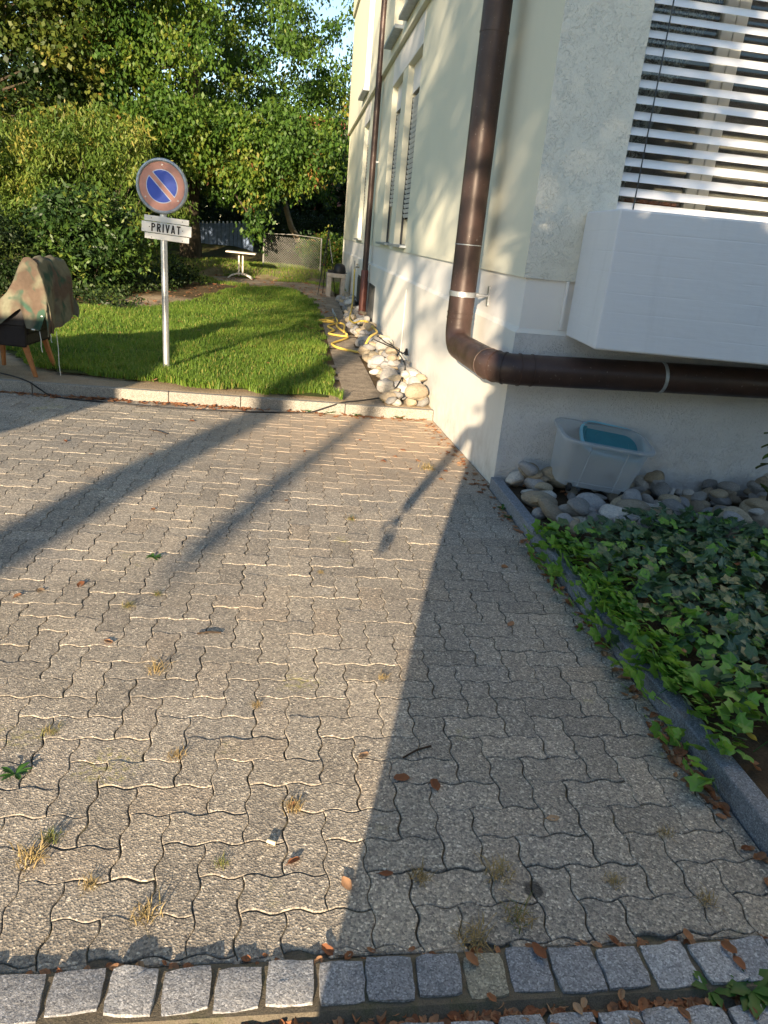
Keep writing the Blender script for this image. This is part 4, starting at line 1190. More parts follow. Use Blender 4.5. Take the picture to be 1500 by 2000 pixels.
CB = [(-.227, 5.906, .26), (-.216, 5.531, .27), (-.177, 5.234, .26), (-.129, 4.875, .27), (-.135, 4.259, .27), (-.15, 3.586, .25), (-.219, 3.2, .20), (-.326, 2.9, .12), (-.42, 2.83, .03), (-.534, 2.744, .012), (-.774, 2.506, .02),
      (-.93, 2.41, .018), (-1.10, 2.345, -.03), (-1.297, 2.31, -.09), (-1.504, 2.26, -.088), (-2.043, 2.17, -.086), (-2.62, 2.16, -.086), (-3.123, 2.26, -.09), (-3.492, 2.30, -.09), (-3.768, 2.42, -.095), (-3.90, 2.47, -.04), (-4.03, 2.52, .018), (-4.36, 2.80, .015), (-4.9, 3.0, .02)]
cb = thing('power_cable', 'black power cable running over the stones and along the kerb', 'cable')
mb = MB(); mb.tube(smooth_path(CB, 6), .0075, 6); mb.build('lead', M['rubber'], cb, smooth=True)
mb = MB(); mb.tube(smooth_path([(-.30, 5.6, .24), (-.22, 4.9, .28), (-.12, 4.5, .28), (-.10, 4.15, .29), (-.07, 4.05, .36), (-.05, 4.2, .34)], 6), .007, 6); mb.build('lead', M['rubber'], cb, smooth=True)
mb = MB(); mb.tube([(-.05, 4.2, .345), (-.05, 4.18, .27)], [.014, .026], 8); mb.build('plug', M['rubber'], cb)

# ------------------------------------------------------------------ fences behind the lawn
wf = thing('wire_mesh_fence', 'sagging chain link wire fence with thin posts behind the table', 'fence')
for x, h in ((-2.42, 1.02), (-.62, .98)):
    z0 = float(zt(x, 19.5))
    mb = MB(); mb.tube([(x, 19.5, z0 - .1), (x, 19.5, z0 + h)], .022, 8); mb.build('post', M['wire'], wf)
mb = MB(); mb.tube([(-2.42, 19.5, 1.40), (-1.5, 19.5, 1.44), (-.62, 19.5, 1.40)], .012, 6); mb.build('top_rail', M['wire'], wf)
mb = MB()
zb, zh, st = .44, .96, .075
xs_ = np.arange(-3.6, 1.6, st)
for s_ in (1, -1):
    for x in xs_:
        x0, x1 = x, x + s_ * zh
        lo_, hi_ = -2.40, -.64
        t0 = 0 if s_ > 0 else 0
        ta = max(0, ((lo_ if s_ > 0 else hi_) - x0) / (x1 - x0)); tb_ = min(1, ((hi_ if s_ > 0 else lo_) - x0) / (x1 - x0))
        if tb_ - ta < .05: continue
        p = lambda t_: (x0 + (x1 - x0) * t_, 19.5 + .02 * math.sin(x0 * 9 + t_ * 4), zb + zh * t_ - .06 * math.sin((x0 + (x1 - x0) * t_ + 2.4) / 1.76 * PI) * t_)
        mb.tube([p(ta), p((ta + tb_) / 2), p(tb_)], .0034, 3, cap=False)
mb.build('wire_mesh', M['wire'], wf, kind='stuff')
bf = thing('blue_board_fence', 'weathered blue upright board fence with pale round post caps', 'fence')
x = -5.9
while x < -3.1:
    z0 = float(zt(x, 24)) - .35; w = .135; top = 1.50 + (x + 5.1) * .08 + prng.gauss(0, .008)
    mb = MB(); mb.box(x, 24.0 + prng.gauss(0, .01), z0, x + w, 24.03, top)
    o = mb.build('board', M['blue_board'], bf, bevel=.006)
    if int(x * 100) % 2 == 0 or True:
        mb = MB(); mb.tube([(x + w / 2, 24.04, top - .02), (x + w / 2, 24.04, top + .01), (x + w / 2, 24.04, top + .055), (x + w / 2, 24.04, top + .07)], [.03, .032, .03, .012], 8); mb.build('cap', M['post_cap'], o, smooth=True)
    x += w + .012

# ------------------------------------------------------------------ far houses
def house(name, label, x0, x1, y0, y1, zr, ztop, wins, base=0):
    h = thing(name, label, 'house', ((x0 + x1) / 2, (y0 + y1) / 2, base))
    w, d = (x1 - x0) / 2, (y1 - y0) / 2
    mb = MB(); mb.box(-w, -d, -.5, w, d, zr); mb.build('wall', M['house_white'], h)
    mb = MB(); e = .5
    mb.add([(-w - e, -d - e, zr), (w + e, -d - e, zr), (w + e, 0, ztop), (-w - e, 0, ztop), (w + e, d + e, zr), (-w - e, d + e, zr), (-w - e, -d - e, zr - .15), (w + e, -d - e, zr - .15), (w + e, d + e, zr - .15), (-w - e, d + e, zr - .15)],
           [(0, 1, 2, 3), (3, 2, 4, 5), (6, 7, 1, 0), (7, 8, 4, 2, 1), (9, 6, 0, 3, 5), (6, 9, 8, 7)])
    mb.build('roof', M['tile'], h)
    for (a, b, c, d_) in wins:
        mb = MB(); mb.box(a, -d - .03, c, b, -d - .001, d_); f = mb.build('window', M['frame'], h)
        mb = MB(); mb.box(a + .08, -d - .04, c + .08, b - .08, -d - .031, d_ - .08); mb.build('pane', M['dark_glass'], f)
    return h
house('house', 'pale house with red tiled roof glimpsed past the building corner', -2.2, 9, 48, 58, 6.2, 9.2, [(-3.9, -2.9, 1.2, 2.6), (-1.8, -.8, 1.2, 2.6), (-3.9, -2.9, 4.0, 5.4), (-1.8, -.8, 4.0, 5.4)])
house('garden_pavilion', 'low white outbuilding with red tiled eaves beside the tree', -1.2, 5, 38, 43, 2.8, 4.3, [(-2.6, -1.6, 1.0, 2.1)])
house('house', 'pale house behind the shrubs at the far left', -22, -12.5, 44, 54, 5.4, 8.4, [(-3, -1.8, 1.2, 2.6), (1, 2.2, 1.2, 2.6), (-3, -1.8, 3.6, 4.9), (1, 2.2, 3.6, 4.9)])

# ------------------------------------------------------------------ foliage
def unit(v): return v / (np.linalg.norm(v, axis=1, keepdims=True) + 1e-9)
def leaf_mesh(name, C, A, size, asp, tint, m, r, fold=.12):
    """C centres, A axes: one folded leaf of four corners each"""
    N = len(C); Sd = unit(np.cross(A, r.normal(size=(N, 3)))); Nn = np.cross(A, Sd)
    L = size[:, None]; W = (size * asp)[:, None]
    V = np.stack([C, C + A * L * .45 + Sd * W * .5 + Nn * L * fold, C + A * L, C + A * L * .45 - Sd * W * .5 + Nn * L * fold], 1)
    F = np.arange(N * 4).reshape(N, 4)
    return np_mesh(name, V, F, m, {'tint': np.repeat(tint, 4)})
def crown(name, clumps, per, sig, size, asp, m, parent, seed, droop=.6, tone=(.5, .28), drift=None, sizevar=.35):
    r = np.random.default_rng(seed); K = len(clumps)
    ctr = np.repeat(np.array(clumps), per, 0); N = len(ctr)
    dirs = unit(r.normal(size=(K, 3)) * np.array([1, 1, .35]) + np.array([0, 0, -droop])); D = np.repeat(dirs, per, 0)
    t_ = r.random((N, 1)) * 2 - 1
    C = ctr + D * t_ * sig * 1.7 + r.normal(size=(N, 3)) * sig * np.array([.75, .75, .45])
    A = unit(r.normal(size=(N, 3)) * .75 + D * .5 + np.array([0, 0, -droop]))
    ct = np.clip(r.normal(tone[0], tone[1], K), 0, 1)
    if drift is not None: ct = np.clip(ct + drift(np.array(clumps)), 0, 1)
    T = np.clip(np.repeat(ct, per) + r.normal(0, .10, N), 0, 1)
    sz = size * (1 + sizevar * (r.random(N) * 2 - 1))
    me = leaf_mesh(name, C, A, sz, asp, T, m, r)
    return put(bpy.data.objects.new(name, me), parent)
def ellip(n, c, rad, seed, inner=.25, zmin=None):
    r = np.random.default_rng(seed); out = []
    while len(out) < n:
        p = r.uniform(-1, 1, 3); q = np.linalg.norm(p)
        if inner < q < 1 and (r.random() < .35 + .65 * q):
            w = np.array(c) + p * np.array(rad)
            if zmin is None or w[2] > zmin: out.append(w)
    return out
def trunk_and_limbs(root, base, top, r0, clumps, m, seed, nl=26, start=.3):
    r = random.Random(seed); mb = MB()
    b = Vector(base); tp_ = Vector(top); pts = []; rad = []
    for k in range(9):
        t_ = k / 8; pts.append(b.lerp(tp_, t_) + Vector((r.gauss(0, .04), r.gauss(0, .04), 0)) * (1 if 0 < k else 0)); rad.append(r0 * (1.25 if k == 0 else 1) * (1 - .85 * t_) + .012)
    mb.tube(pts, rad, 12)
    tr_ = mb.build('trunk', m, root, smooth=True)
    mb = MB()
    for c in r.sample(list(clumps), min(nl, len(clumps))):
        c = Vector(c); t_ = max(start, min(.95, (c.z - b.z) / (tp_.z - b.z) * .8)); s_ = b.lerp(tp_, t_)
        mid = s_.lerp(c, .5) + Vector((0, 0, .35 * (1 - t_)))
        rr_ = r0 * (1 - .85 * t_) * .32
        mb.tube([s_, s_.lerp(mid, .6) + Vector((0, 0, .1)), mid, mid.lerp(c, .6), c], [rr_, rr_ * .8, rr_ * .55, rr_ * .32, .008], 6)
    mb.build('limb', m, root, smooth=True)
    return tr_
def tree(name, label, base, h, r0, clumps, per, sig, size, asp, leafm, barkm, seed, droop=.6, tone=(.5, .28), drift=None, nl=26, group=None, top=None):
    root = thing(name, label, 'tree', base)
    b = np.array(base); loc = [np.array(c) - b for c in clumps]
    trunk_and_limbs(root, (0, 0, -.1), top or (.2, .1, h), r0, loc, barkm, seed, nl)
    crown('crown', loc, per, sig, size, asp, leafm, root, seed, droop, tone, (lambda P: drift(P + b)) if drift else None)
    return root

# big hornbeam in the middle
cl = ellip(560, (-4.2, 20.6, 6.9), (5.1, 4.0, 5.0), 21, .35) + ellip(60, (-4.9, 17.4, 6.6), (2.4, 1.0, 1.9), 25, .1)
cl += ellip(90, (-2.4, 18.9, 3.6), (2.1, 1.2, 1.0), 22, .1) + ellip(75, (-5.7, 18.4, 3.7), (2.0, 1.3, 1.0), 23, .1) + ellip(60, (-1.0, 21, 5.2), (1.4, 1.6, 2.2), 24, .1)
cl = [c for c in cl if not (c[0] > -3.6 and c[2] > 4.8 and np.random.default_rng(int(abs(c[0] * 1e4))).random() < .45)]
cl += [(-2.72, 18.6, 2.2), (-2.68, 18.5, 1.9), (-2.62, 18.5, 1.6), (-2.6, 18.45, 1.42)]
tree('hornbeam_tree', 'large hornbeam tree with sunlit drooping yellow green leaves behind the sign', (-4.75, 20.3, float(zt(-4.75, 20.3))), 11.0, .29, cl, 140, .245, .128, .55, M['leaf_beam'], M['bark'], 31, .85, (.55, .16),
     lambda P: .16 * ss(P[:, 2], 6.5, 9) * ss(-P[:, 0], 4, 7) - .05, 34)
# broadleaved tree on the left
cl = ellip(420, (-11.0, 19.5, 6.6), (5.2, 4.2, 6.0), 41, .3) + ellip(60, (-8.0, 17.6, 6.4), (1.8, 1.2, 2.2), 43, .1)
tree('maple_tree', 'dark maple tree with yellowing leaf tips at the left edge', (-11.0, 20.0, .3), 11, .32, cl, 130, .27, .135, .8, M['leaf_maple'], M['bark'], 42, .3, (.46, .26), None, 40)
# trees further back
cl = ellip(330, (-8.5, 29, 7.8), (6.2, 3.6, 6.6), 51, .2)
tree('linden_tree', 'tall dark tree standing in the gap behind hornbeam and maple', (-8.6, 29, .8), 12.5, .3, cl, 90, .42, .17, .8, M['leaf_maple'], M['bark'], 52, .3, (.30, .2), None, 24)
cl = ellip(80, (-1.6, 24.2, 4.5), (2.4, 1.8, 2.0), 61, .1)
tree('plum_tree', 'small tree with slanting pale trunk behind the wire fence', (-1.05, 23.6, .7), 4.4, .12, cl, 100, .26, .10, .6, M['leaf_beam'], M['bark_tan'], 62, .5, (.38, .25), None, 14, None, (-1.9, .4, 4.2))
cl = ellip(110, (3.5, 27, 4.5), (3.2, 2.5, 3.4), 63, .1)
tree('cherry_tree', 'mid green tree half hidden by the far corner of the building', (3.0, 27, .3), 7, .16, cl, 90, .35, .12, .6, M['leaf_beam'], M['bark'], 64, .5, (.45, .25), None, 14)
r = np.random.default_rng(66); N = 26000
cx0 = r.uniform(-30, 5, N); top_ = 3.6 + 2.2 * vnoise(cx0 + 60, cx0 * 0 + 3, .35, 41) + 1.0 * vnoise(cx0 + 60, cx0 * 0 + 8, 1.1, 42)
C = np.stack([cx0, 34 + r.normal(0, .8, N), .3 + top_ * r.random(N) ** .8], -1)
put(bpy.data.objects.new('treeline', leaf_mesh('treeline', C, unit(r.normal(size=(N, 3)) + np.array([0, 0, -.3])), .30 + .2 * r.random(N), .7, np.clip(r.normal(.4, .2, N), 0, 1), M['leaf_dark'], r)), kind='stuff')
# shrubs
def shrub(name, label, base, clumps, per, sig, size, asp, leafm, seed, droop, tone, group=None, stems=8, cat='shrub'):
    root = thing(name, label, cat, base)
    if group: root['group'] = group
    b = np.array(base); loc = [np.array(c) - b for c in clumps]; r = random.Random(seed); mb = MB()
    for c in r.sample(loc, min(stems, len(loc))): mb.tube([(r.gauss(0, .1), r.gauss(0, .1), -.05), tuple(np.array(c) * [.5, .5, .55]), tuple(c)], [.022, .014, .005], 5)
    mb.build('stem', M['bark'], root)
    crown('foliage', loc, per, sig, size, asp, leafm, root, seed, droop, tone)
    return root
shrub('laurel_bush', 'round glossy dark green laurel bush to the left of the sign', (-5.72, 11.6, .08), ellip(230, (-5.72, 11.6, .98), (1.18, 1.0, 1.08), 71, .45), 42, .14, .125, .42, M['leaf_laurel'], 72, .05, (.5, .28))
shrub('willow_shrub', 'tall yellow green narrow leaved shrub behind the laurel bush', (-6.4, 15.6, .1), ellip(170, (-6.5, 15.6, 2.0), (2.2, 1.3, 2.0), 73, .3), 95, .20, .13, .30, M['leaf_shrub'], 74, .9, (.5, .25))
shrub('willow_shrub', 'tall sunlit narrow leaved shrub at the left edge behind the chair', (-10.0, 15.2, .1), ellip(190, (-9.8, 15.2, 2.0), (2.4, 1.4, 2.1), 75, .3), 95, .20, .13, .30, M['leaf_shrub'], 76, .9, (.48, .25))
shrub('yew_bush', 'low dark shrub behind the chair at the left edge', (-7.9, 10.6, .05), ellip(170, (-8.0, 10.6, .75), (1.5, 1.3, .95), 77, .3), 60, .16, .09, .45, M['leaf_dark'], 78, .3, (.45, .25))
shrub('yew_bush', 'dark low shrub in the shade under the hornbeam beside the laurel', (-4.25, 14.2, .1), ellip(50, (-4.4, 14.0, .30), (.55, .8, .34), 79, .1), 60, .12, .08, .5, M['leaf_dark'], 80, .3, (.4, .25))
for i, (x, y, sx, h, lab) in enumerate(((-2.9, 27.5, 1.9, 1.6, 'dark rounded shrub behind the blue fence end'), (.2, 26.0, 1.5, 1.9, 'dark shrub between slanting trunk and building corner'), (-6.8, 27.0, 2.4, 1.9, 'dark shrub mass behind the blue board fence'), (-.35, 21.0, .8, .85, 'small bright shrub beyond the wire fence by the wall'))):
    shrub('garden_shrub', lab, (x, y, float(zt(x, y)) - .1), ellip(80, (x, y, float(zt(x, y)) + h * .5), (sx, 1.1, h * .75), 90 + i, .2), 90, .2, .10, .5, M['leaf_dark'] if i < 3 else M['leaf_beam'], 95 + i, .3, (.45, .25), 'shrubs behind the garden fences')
# low ground cover under the shrubs
r = np.random.default_rng(120); N = 16000
px = r.uniform(-9, -3.6, N); py = r.uniform(8.2, 15.5, N)
keep = ~inpoly(px, py, [(q[0] * 1.0 + (.0), q[1]) for q in LAWN]) & (vnoise(px, py, .9, 14) > .42 + .35 * ss(px, -5.0, -3.6)) & (np.hypot((px + 3.9) / 1.0, (py - 10.4) / .9) > 1.0)
px, py = px[keep], py[keep]; N = len(px)
C = np.stack([px, py, zt(px, py) + r.random(N) ** 1.5 * .20], -1); A = unit(r.normal(size=(N, 3)) + np.array([0, 0, .35]))
put(bpy.data.objects.new('ground_cover', leaf_mesh('ground_cover', C, A, .05 + .05 * r.random(N), .6, r.random(N), M['leaf_dark'], r)), kind='stuff')

# ------------------------------------------------------------------ lawn grass
def blades(name, px, py, pz, hgt, wid, lean, tint, m, r):
    N = len(px); a = r.random(N) * 2 * PI; d = np.stack([np.cos(a), np.sin(a), 0 * a], -1); s_ = np.stack([-np.sin(a), np.cos(a), 0 * a], -1)
    B = np.stack([px, py, pz], -1); up = np.array([0, 0, 1.0]); H = hgt[:, None]; W = wid[:, None] * .5; Ln = lean[:, None]
    V = np.stack([B - s_ * W, B + s_ * W, B + up * H * .55 + d * Ln * H * .25 - s_ * W * .8, B + up * H * .55 + d * Ln * H * .25 + s_ * W * .8, B + up * H * (1 - .25 * Ln) + d * Ln * H * .9], 1)
    i = np.arange(N)[:, None] * 5
    F = np.concatenate([i + np.array([[0, 1, 3]]), i + np.array([[0, 3, 2]]), i + np.array([[2, 3, 4]])], 0)
    return np_mesh(name, V, F, m, {'tint': np.repeat(tint, 5)})
r = np.random.default_rng(130); N = 330000
py = 2.45 + 13.0 * r.random(N) ** 1.55; px = -7.6 + 6.8 * r.random(N)
jx = px + (vnoise(px, py, 4, 20) - .5) * .35; jy = py + (vnoise(px, py, 4, 21) - .5) * .35
keep = inpoly(jx, jy, LAWN); px, py = px[keep], py[keep]; N = len(px)
den = vnoise(px, py, 2.4, 22) * .6 + vnoise(px, py, 7, 23) * .4
keep = (r.random(N) < .18 + 1.1 * den); px, py, den = px[keep], py[keep], den[keep]; N = len(px)
edge_h = 1 + .9 * ss(3.6 - py, 0, 1.0) * (vnoise(px, py, 3, 24))
hg = (.035 + .055 * r.random(N) ** 1.3) * (.6 + .8 * den) * edge_h
tn = np.clip(.15 + .5 * vnoise(px, py, 1.2, 25) + r.normal(0, .17, N), 0, .93); tn = np.where(r.random(N) < .07, .97, tn)
put(bpy.data.objects.new('grass', blades('grass', px, py, zt(px, py) + .01, hg, .0065 + .003 * r.random(N), .2 + .8 * r.random(N), tn, M['grass'], r)), kind='stuff')
# thin grass and leaf litter under the trees
N = 26000; px = r.uniform(-6.5, .0, N); py = r.uniform(15.0, 20.5, N)
keep = ~inpoly(px, py, PATH) & ~inpoly(px, py, LAWN) & (vnoise(px, py, 1.3, 30) > .35); px, py = px[keep], py[keep]; N = len(px)
put(bpy.data.objects.new('rough_grass', blades('rough_grass', px, py, zt(px, py), .04 + .07 * r.random(N), .010 + .004 * r.random(N), .3 + .7 * r.random(N), np.clip(r.normal(.6, .25, N), 0, 1), M['grass'], r)), kind='stuff')

# ------------------------------------------------------------------ ivy
def ivy_leaf(seed):
    rr_ = random.Random(seed)
    tips = [(-128, .62), (-62, .82), (0, 1.0), (62, .82), (128, .62)]
    ang = []
    for i, (a, l) in enumerate(tips):
        a += rr_.gauss(0, 4); l *= rr_.uniform(.9, 1.1); ang.append((a, l, 1.0))
        if i < 4: a2 = (tips[i][0] + tips[i + 1][0]) / 2; ang.append((a2, rr_.uniform(.60, .68), 0.0))
    ang = [(-168, .34, 0.0)] + ang + [(168, .34, 0.0)]
    vs = [(0, 0, 0)]; ve = [1.0]
    for a, l, v in ang:
        x, y = l * math.sin(R(a)), l * math.cos(R(a)); vs.append((x, y, -.10 * l * l + .10 * abs(x) * (1 - v) + rr_.gauss(0, .02))); ve.append(v)
    fs = [(0, i, i + 1) for i in range(1, len(vs) - 1)]
    return vs, fs, ve
IV = [ivy_leaf(s_) for s_ in range(6)]
def ivy_mesh(k, m):
    vs, fs, ve = IV[k]; me = bpy.data.meshes.new('leaf'); me.from_pydata([tuple(p) for p in vs], [], fs)
    a = me.attributes.new('vein', 'FLOAT', 'POINT'); a.data.foreach_set('value', ve); me.materials.append(m); me.polygons.foreach_set('use_smooth', [True] * len(fs)); return me
IVD = [ivy_mesh(k, M['leaf_ivy']) for k in range(6)]; IVY_ = [ivy_mesh(k, M['leaf_ivy_young']) for k in range(6)]
ivy = thing('ivy_plant', 'dense ivy mat with dark and young light green leaves spilling over the granite edging', 'ivy')
r = random.Random(140); L = []
tries = 0
while len(L) < 2300 and tries < 90000:
    tries += 1
    x = r.uniform(-.12, 2.1); y = r.uniform(-3.28, -.80)
    if x > 1.75 + (y + .9) * .60: continue
    top = -.93 - .14 * math.sin(x * 5) - (.16 if x < .25 else 0) + (.10 if .55 < x < .75 else 0)
    if y > top: 
        if r.random() > .02: continue
    if y < -3.02 + .12 * math.sin(x * 9) - .0 * x: continue
    if x < .06 and (y > -1.15 or r.random() < .25): continue
    d = math.hypot(x - CAM.x, y - CAM.y)
    layer = r.random()
    z = (.095 if x < .08 else .085) + .02 + layer * (.10 if x > .15 else .05)
    if x < -.04: z = r.uniform(-.0, .11)
    L.append((x, y, z, layer, d))
for _ in range(330):
    y = r.uniform(-3.02, -1.02); x = .045 + r.gauss(0, .065)
    if x < -.13 or x > .2 or (-2.2 < y < -2.05 and x < .0) or (-1.75 < y < -1.62 and x < .02) or (y < -2.75 and r.random() < .6): continue
    z = .10 + .05 * r.random() if x > -.04 else r.uniform(.02, .12)
    L.append((x, y, z, .9, math.hypot(x - CAM.x, y - CAM.y)))
def ivy_pose(x, y, z, layer):
    young = r.random() < (.88 if x < .14 else (.42 if x < .30 else (.13 if layer > .5 else .03))) or (x < .35 and y < -2.3 and r.random() < .55)
    sc = r.uniform(.038, .056) * (1.0 if not young else .95) if r.random() < .75 else r.uniform(.020, .03)
    tilt = (R(r.gauss(30, 16)) if x > .0 else R(r.gauss(40, 20)), R(r.gauss(-10 if x > 0 else -40, 18)))
    rz = r.uniform(-PI, PI) if x > .1 else r.gauss(PI * .75, .8)
    return young, sc, (tilt[0], tilt[1], rz)
def order(q):
    px_, py_, dz_ = pix((q[0], q[1], q[2])); seen = dz_ > 0 and px_ < 1500 and py_ < 2000
    return (not seen, q[3] < .45, q[4])
L.sort(key=order)
SVV, SFF, SVE, STT, SMI = [], [], [], [], []
for i, (x, y, z, layer, d) in enumerate(L):
    young, sc, rot = ivy_pose(x, y, z, layer)
    k = r.randrange(6)
    if i < 299:
        o = bpy.data.objects.new('leaf', (IVY_ if young else IVD)[k]); put(o, ivy, (x, y, z), rot); o.scale = (sc, sc, sc)
    else:
        Mx = Matrix.Translation((x, y, z)) @ __import__('mathutils').Euler(rot).to_matrix().to_4x4() @ Matrix.Scale(sc, 4)
        vs, fs, ve = IV[k]; o_ = len(SVV); tn = r.random()
        SVV += [tuple(Mx @ Vector(p)) for p in vs]; SFF += [tuple(q + o_ for q in f) for f in fs]; SVE += ve; STT += [tn] * len(vs); SMI += [1 if young else 0] * len(fs)
me = bpy.data.meshes.new('leaf'); me.from_pydata(SVV, [], SFF); me.materials.append(M['leaf_ivy']); me.materials.append(M['leaf_ivy_young'])
me.polygons.foreach_set('material_index', SMI)
a = me.attributes.new('vein', 'FLOAT', 'POINT'); a.data.foreach_set('value', np.array(SVE, np.float32)); a = me.attributes.new('tint', 'FLOAT', 'POINT'); a.data.foreach_set('value', np.array(STT, np.float32))
put(bpy.data.objects.new('leaf', me), ivy, kind='stuff')
mb = MB()
for i in range(70):
    x = r.uniform(.0, 2.0); y = r.uniform(-3.0, -1.0); a = r.uniform(0, 6.28)
    mb.tube([(x, y, .07), (x + .06 * math.cos(a), y + .06 * math.sin(a), .12), (x + .14 * math.cos(a), y + .14 * math.sin(a), .13)], .002, 4, cap=False)
mb.build('stem', M['leaf_weed'], ivy, kind='stuff')

# laurel sprig at the right edge
sp = thing('laurel_sprig', 'laurel shrub shoots with glossy pointed leaves at the right edge', 'shrub', (1.77, -.56, .05))
mb = MB(); mb.tube([(0, 0, 0), (-.02, 0, .25), (-.05, .01, .55), (-.06, 0, .72)], [.010, .008, .006, .003], 6); mb.tube([(.02, .05, 0), (.05, .06, .3), (.02, .1, .6)], [.01, .007, .003], 6); mb.build('stem', M['bark'], sp)
lf = MB(); vs = [(0, 0, 0)]
for k in range(7):
    t_ = k / 6; w = .22 * math.sin(PI * min(1, t_ * .95 + .03)) ** .8
    vs += [(-w, t_, .06 * t_ - .25 * t_ * t_ + .05), (0, t_, -.25 * t_ * t_), (w, t_, .06 * t_ - .25 * t_ * t_ + .05)]
fs = [(0, 2, 1), (0, 3, 2)]
for k in range(6):
    a = 1 + 3 * k; fs += [(a, a + 1, a + 4, a + 3), (a + 1, a + 2, a + 5, a + 4)]
lf.add(vs, fs); LAU = lf.mesh('leaf', M['leaf_laurel'])
LAU.attributes.new('tint', 'FLOAT', 'POINT').data.foreach_set('value', [.93] * len(LAU.vertices)); smooth_mesh(LAU, 180)
for i in range(26):
    t_ = r.random(); s_ = Vector((0, 0, 0)).lerp(Vector((-.06, 0, .72)), .22 + .78 * t_) if i % 2 else Vector((.03, .05, .2)).lerp(Vector((.02, .1, .62)), t_)
    o = bpy.data.objects.new('leaf', LAU); put(o, sp, s_, (R(r.uniform(-25, 30)), R(r.uniform(-20, 20)), r.uniform(0, 2 * PI))); k = r.uniform(.09, .135); o.scale = (k, k, k)

# ------------------------------------------------------------------ fallen leaves, litter, weeds
def dead_leaf(seed):
    rr_ = random.Random(seed); n = 6; vs = []
    curl = rr_.uniform(.2, .6); bend = rr_.uniform(-.5, .5)
    for k in range(n + 1):
        t_ = k / n; w = .32 * math.sin(PI * (t_ * .93 + .04)) ** .7 * rr_.uniform(.85, 1.12)
        for q in (-1, -.5, 0, .5, 1): vs.append((w * q, t_ - .5, curl * w * abs(q) * 1.1 + bend * (t_ - .5) ** 2 + rr_.gauss(0, .012) + .02))
    vs.append((.0, -.85, .06)); fs = []
    for k in range(n):
        for q in range(4): a = k * 5 + q; fs.append((a, a + 1, a + 6, a + 5))
    fs.append((1, 2, len(vs) - 1))
    z0 = min(p[2] for p in vs); vs = [(p[0], p[1], p[2] - z0) for p in vs]
    return vs, fs
DL = [dead_leaf(s_) for s_ in range(6)]; DLM = []
for vs, fs in DL:
    m_ = MB(); m_.add(vs, fs); me = m_.mesh('fallen_leaf', M['dead_leaf']); smooth_mesh(me, 180); DLM.append(me)
FL = [(-2.649, -1.815), (-2.415, -1.694), (-2.179, -2.189), (-2.261, -.716), (-1.482, -.47), (-2.48, .434), (-3.154, .693), (-2.342, 1.653), (-.437, -1.987), (-1.091, -2.984), (-.987, -3.016), (-.645, -3.166), (-1.185, -3.35), (-1.295, -3.377), (-1.205, -2.874),
      (-.084, -2.231), (-.295, -1.369), (-.118, -2.014), (-1.439, -3.093), (-1.435, -3.301), (-1.355, -3.566), (-2.569, -1.762), (-.45, .62), (-.62, .72), (-.74, .55), (-.28, .35), (-.52, .95), (-.86, 1.25), (-.36, .12), (-.15, .02), (-.55, .36), (-1.35, .75)]
def zpave(x, y): return float(pav(y)) + .001
ORD = ['nearest', 'second', 'third', 'fourth', 'fifth', 'sixth', 'seventh', 'eighth', 'ninth', 'tenth', 'eleventh', 'twelfth', 'thirteenth', 'fourteenth', 'fifteenth', 'sixteenth', 'seventeenth', 'eighteenth', 'nineteenth', 'twentieth', 'twenty-first', 'twenty-second', 'twenty-third', 'twenty-fourth', 'twenty-fifth', 'twenty-sixth', 'twenty-seventh', 'twenty-eighth', 'twenty-ninth', 'thirtieth', 'thirty-first', 'thirty-second']
def in_sun(x, y): return .9537 * x - .3007 * y < -.26
FL.sort(key=lambda p: p[1]); CNT = {True: 0, False: 0}
for x, y in FL:
    o = bpy.data.objects.new('fallen_leaf', random.choice(DLM)); s_ = prng.uniform(.034, .052)
    put(o, None, (x, y, zpave(x, y)), (prng.gauss(0, .1), prng.gauss(0, .1), prng.uniform(0, 6.28))); o.scale = (s_, s_, s_)
    su = in_sun(x, y); lab_ = 'dry brown leaf on the %s pavers, %s to the cobble row' % ('sunlit' if su else 'shaded', ORD[CNT[su]] if CNT[su] == 0 else ORD[CNT[su]] + ' nearest'); CNT[su] += 1
    tag(o, lab_, 'fallen leaf', 'dry leaves scattered on the pavers')
for (x, y), lab_ in zip(((-1.011, -3.62), (-.839, -3.609), (-.433, -3.585), (-.344, -3.627), (-.339, -3.664)), ('dry leaf lying on the tan cobblestone', 'dry leaf on the cobble just right of the tan one', 'dry leaf where pavers and cobbles meet at the right', 'upper leaf on the cobble above the green weed', 'lower leaf on the cobble above the green weed')):
    o = bpy.data.objects.new('fallen_leaf', random.choice(DLM)); s_ = prng.uniform(.035, .05)
    put(o, None, (x, y, .020), (prng.gauss(0, .15), prng.gauss(0, .15), prng.uniform(0, 6.28))); o.scale = (s_, s_, s_)
    tag(o, lab_, 'fallen leaf', 'dry leaves on the cobbles')
o = bpy.data.objects.new('fallen_leaf', DLM[2].copy()); o.data.materials.clear(); o.data.materials.append(M['yellow_leaf'])
put(o, None, (.13, -2.93, .115), (.2, .1, .6)); o.scale = (.05, .05, .05); tag(o, 'bright yellow leaf lying in the bed beside the granite edging', 'fallen leaf')
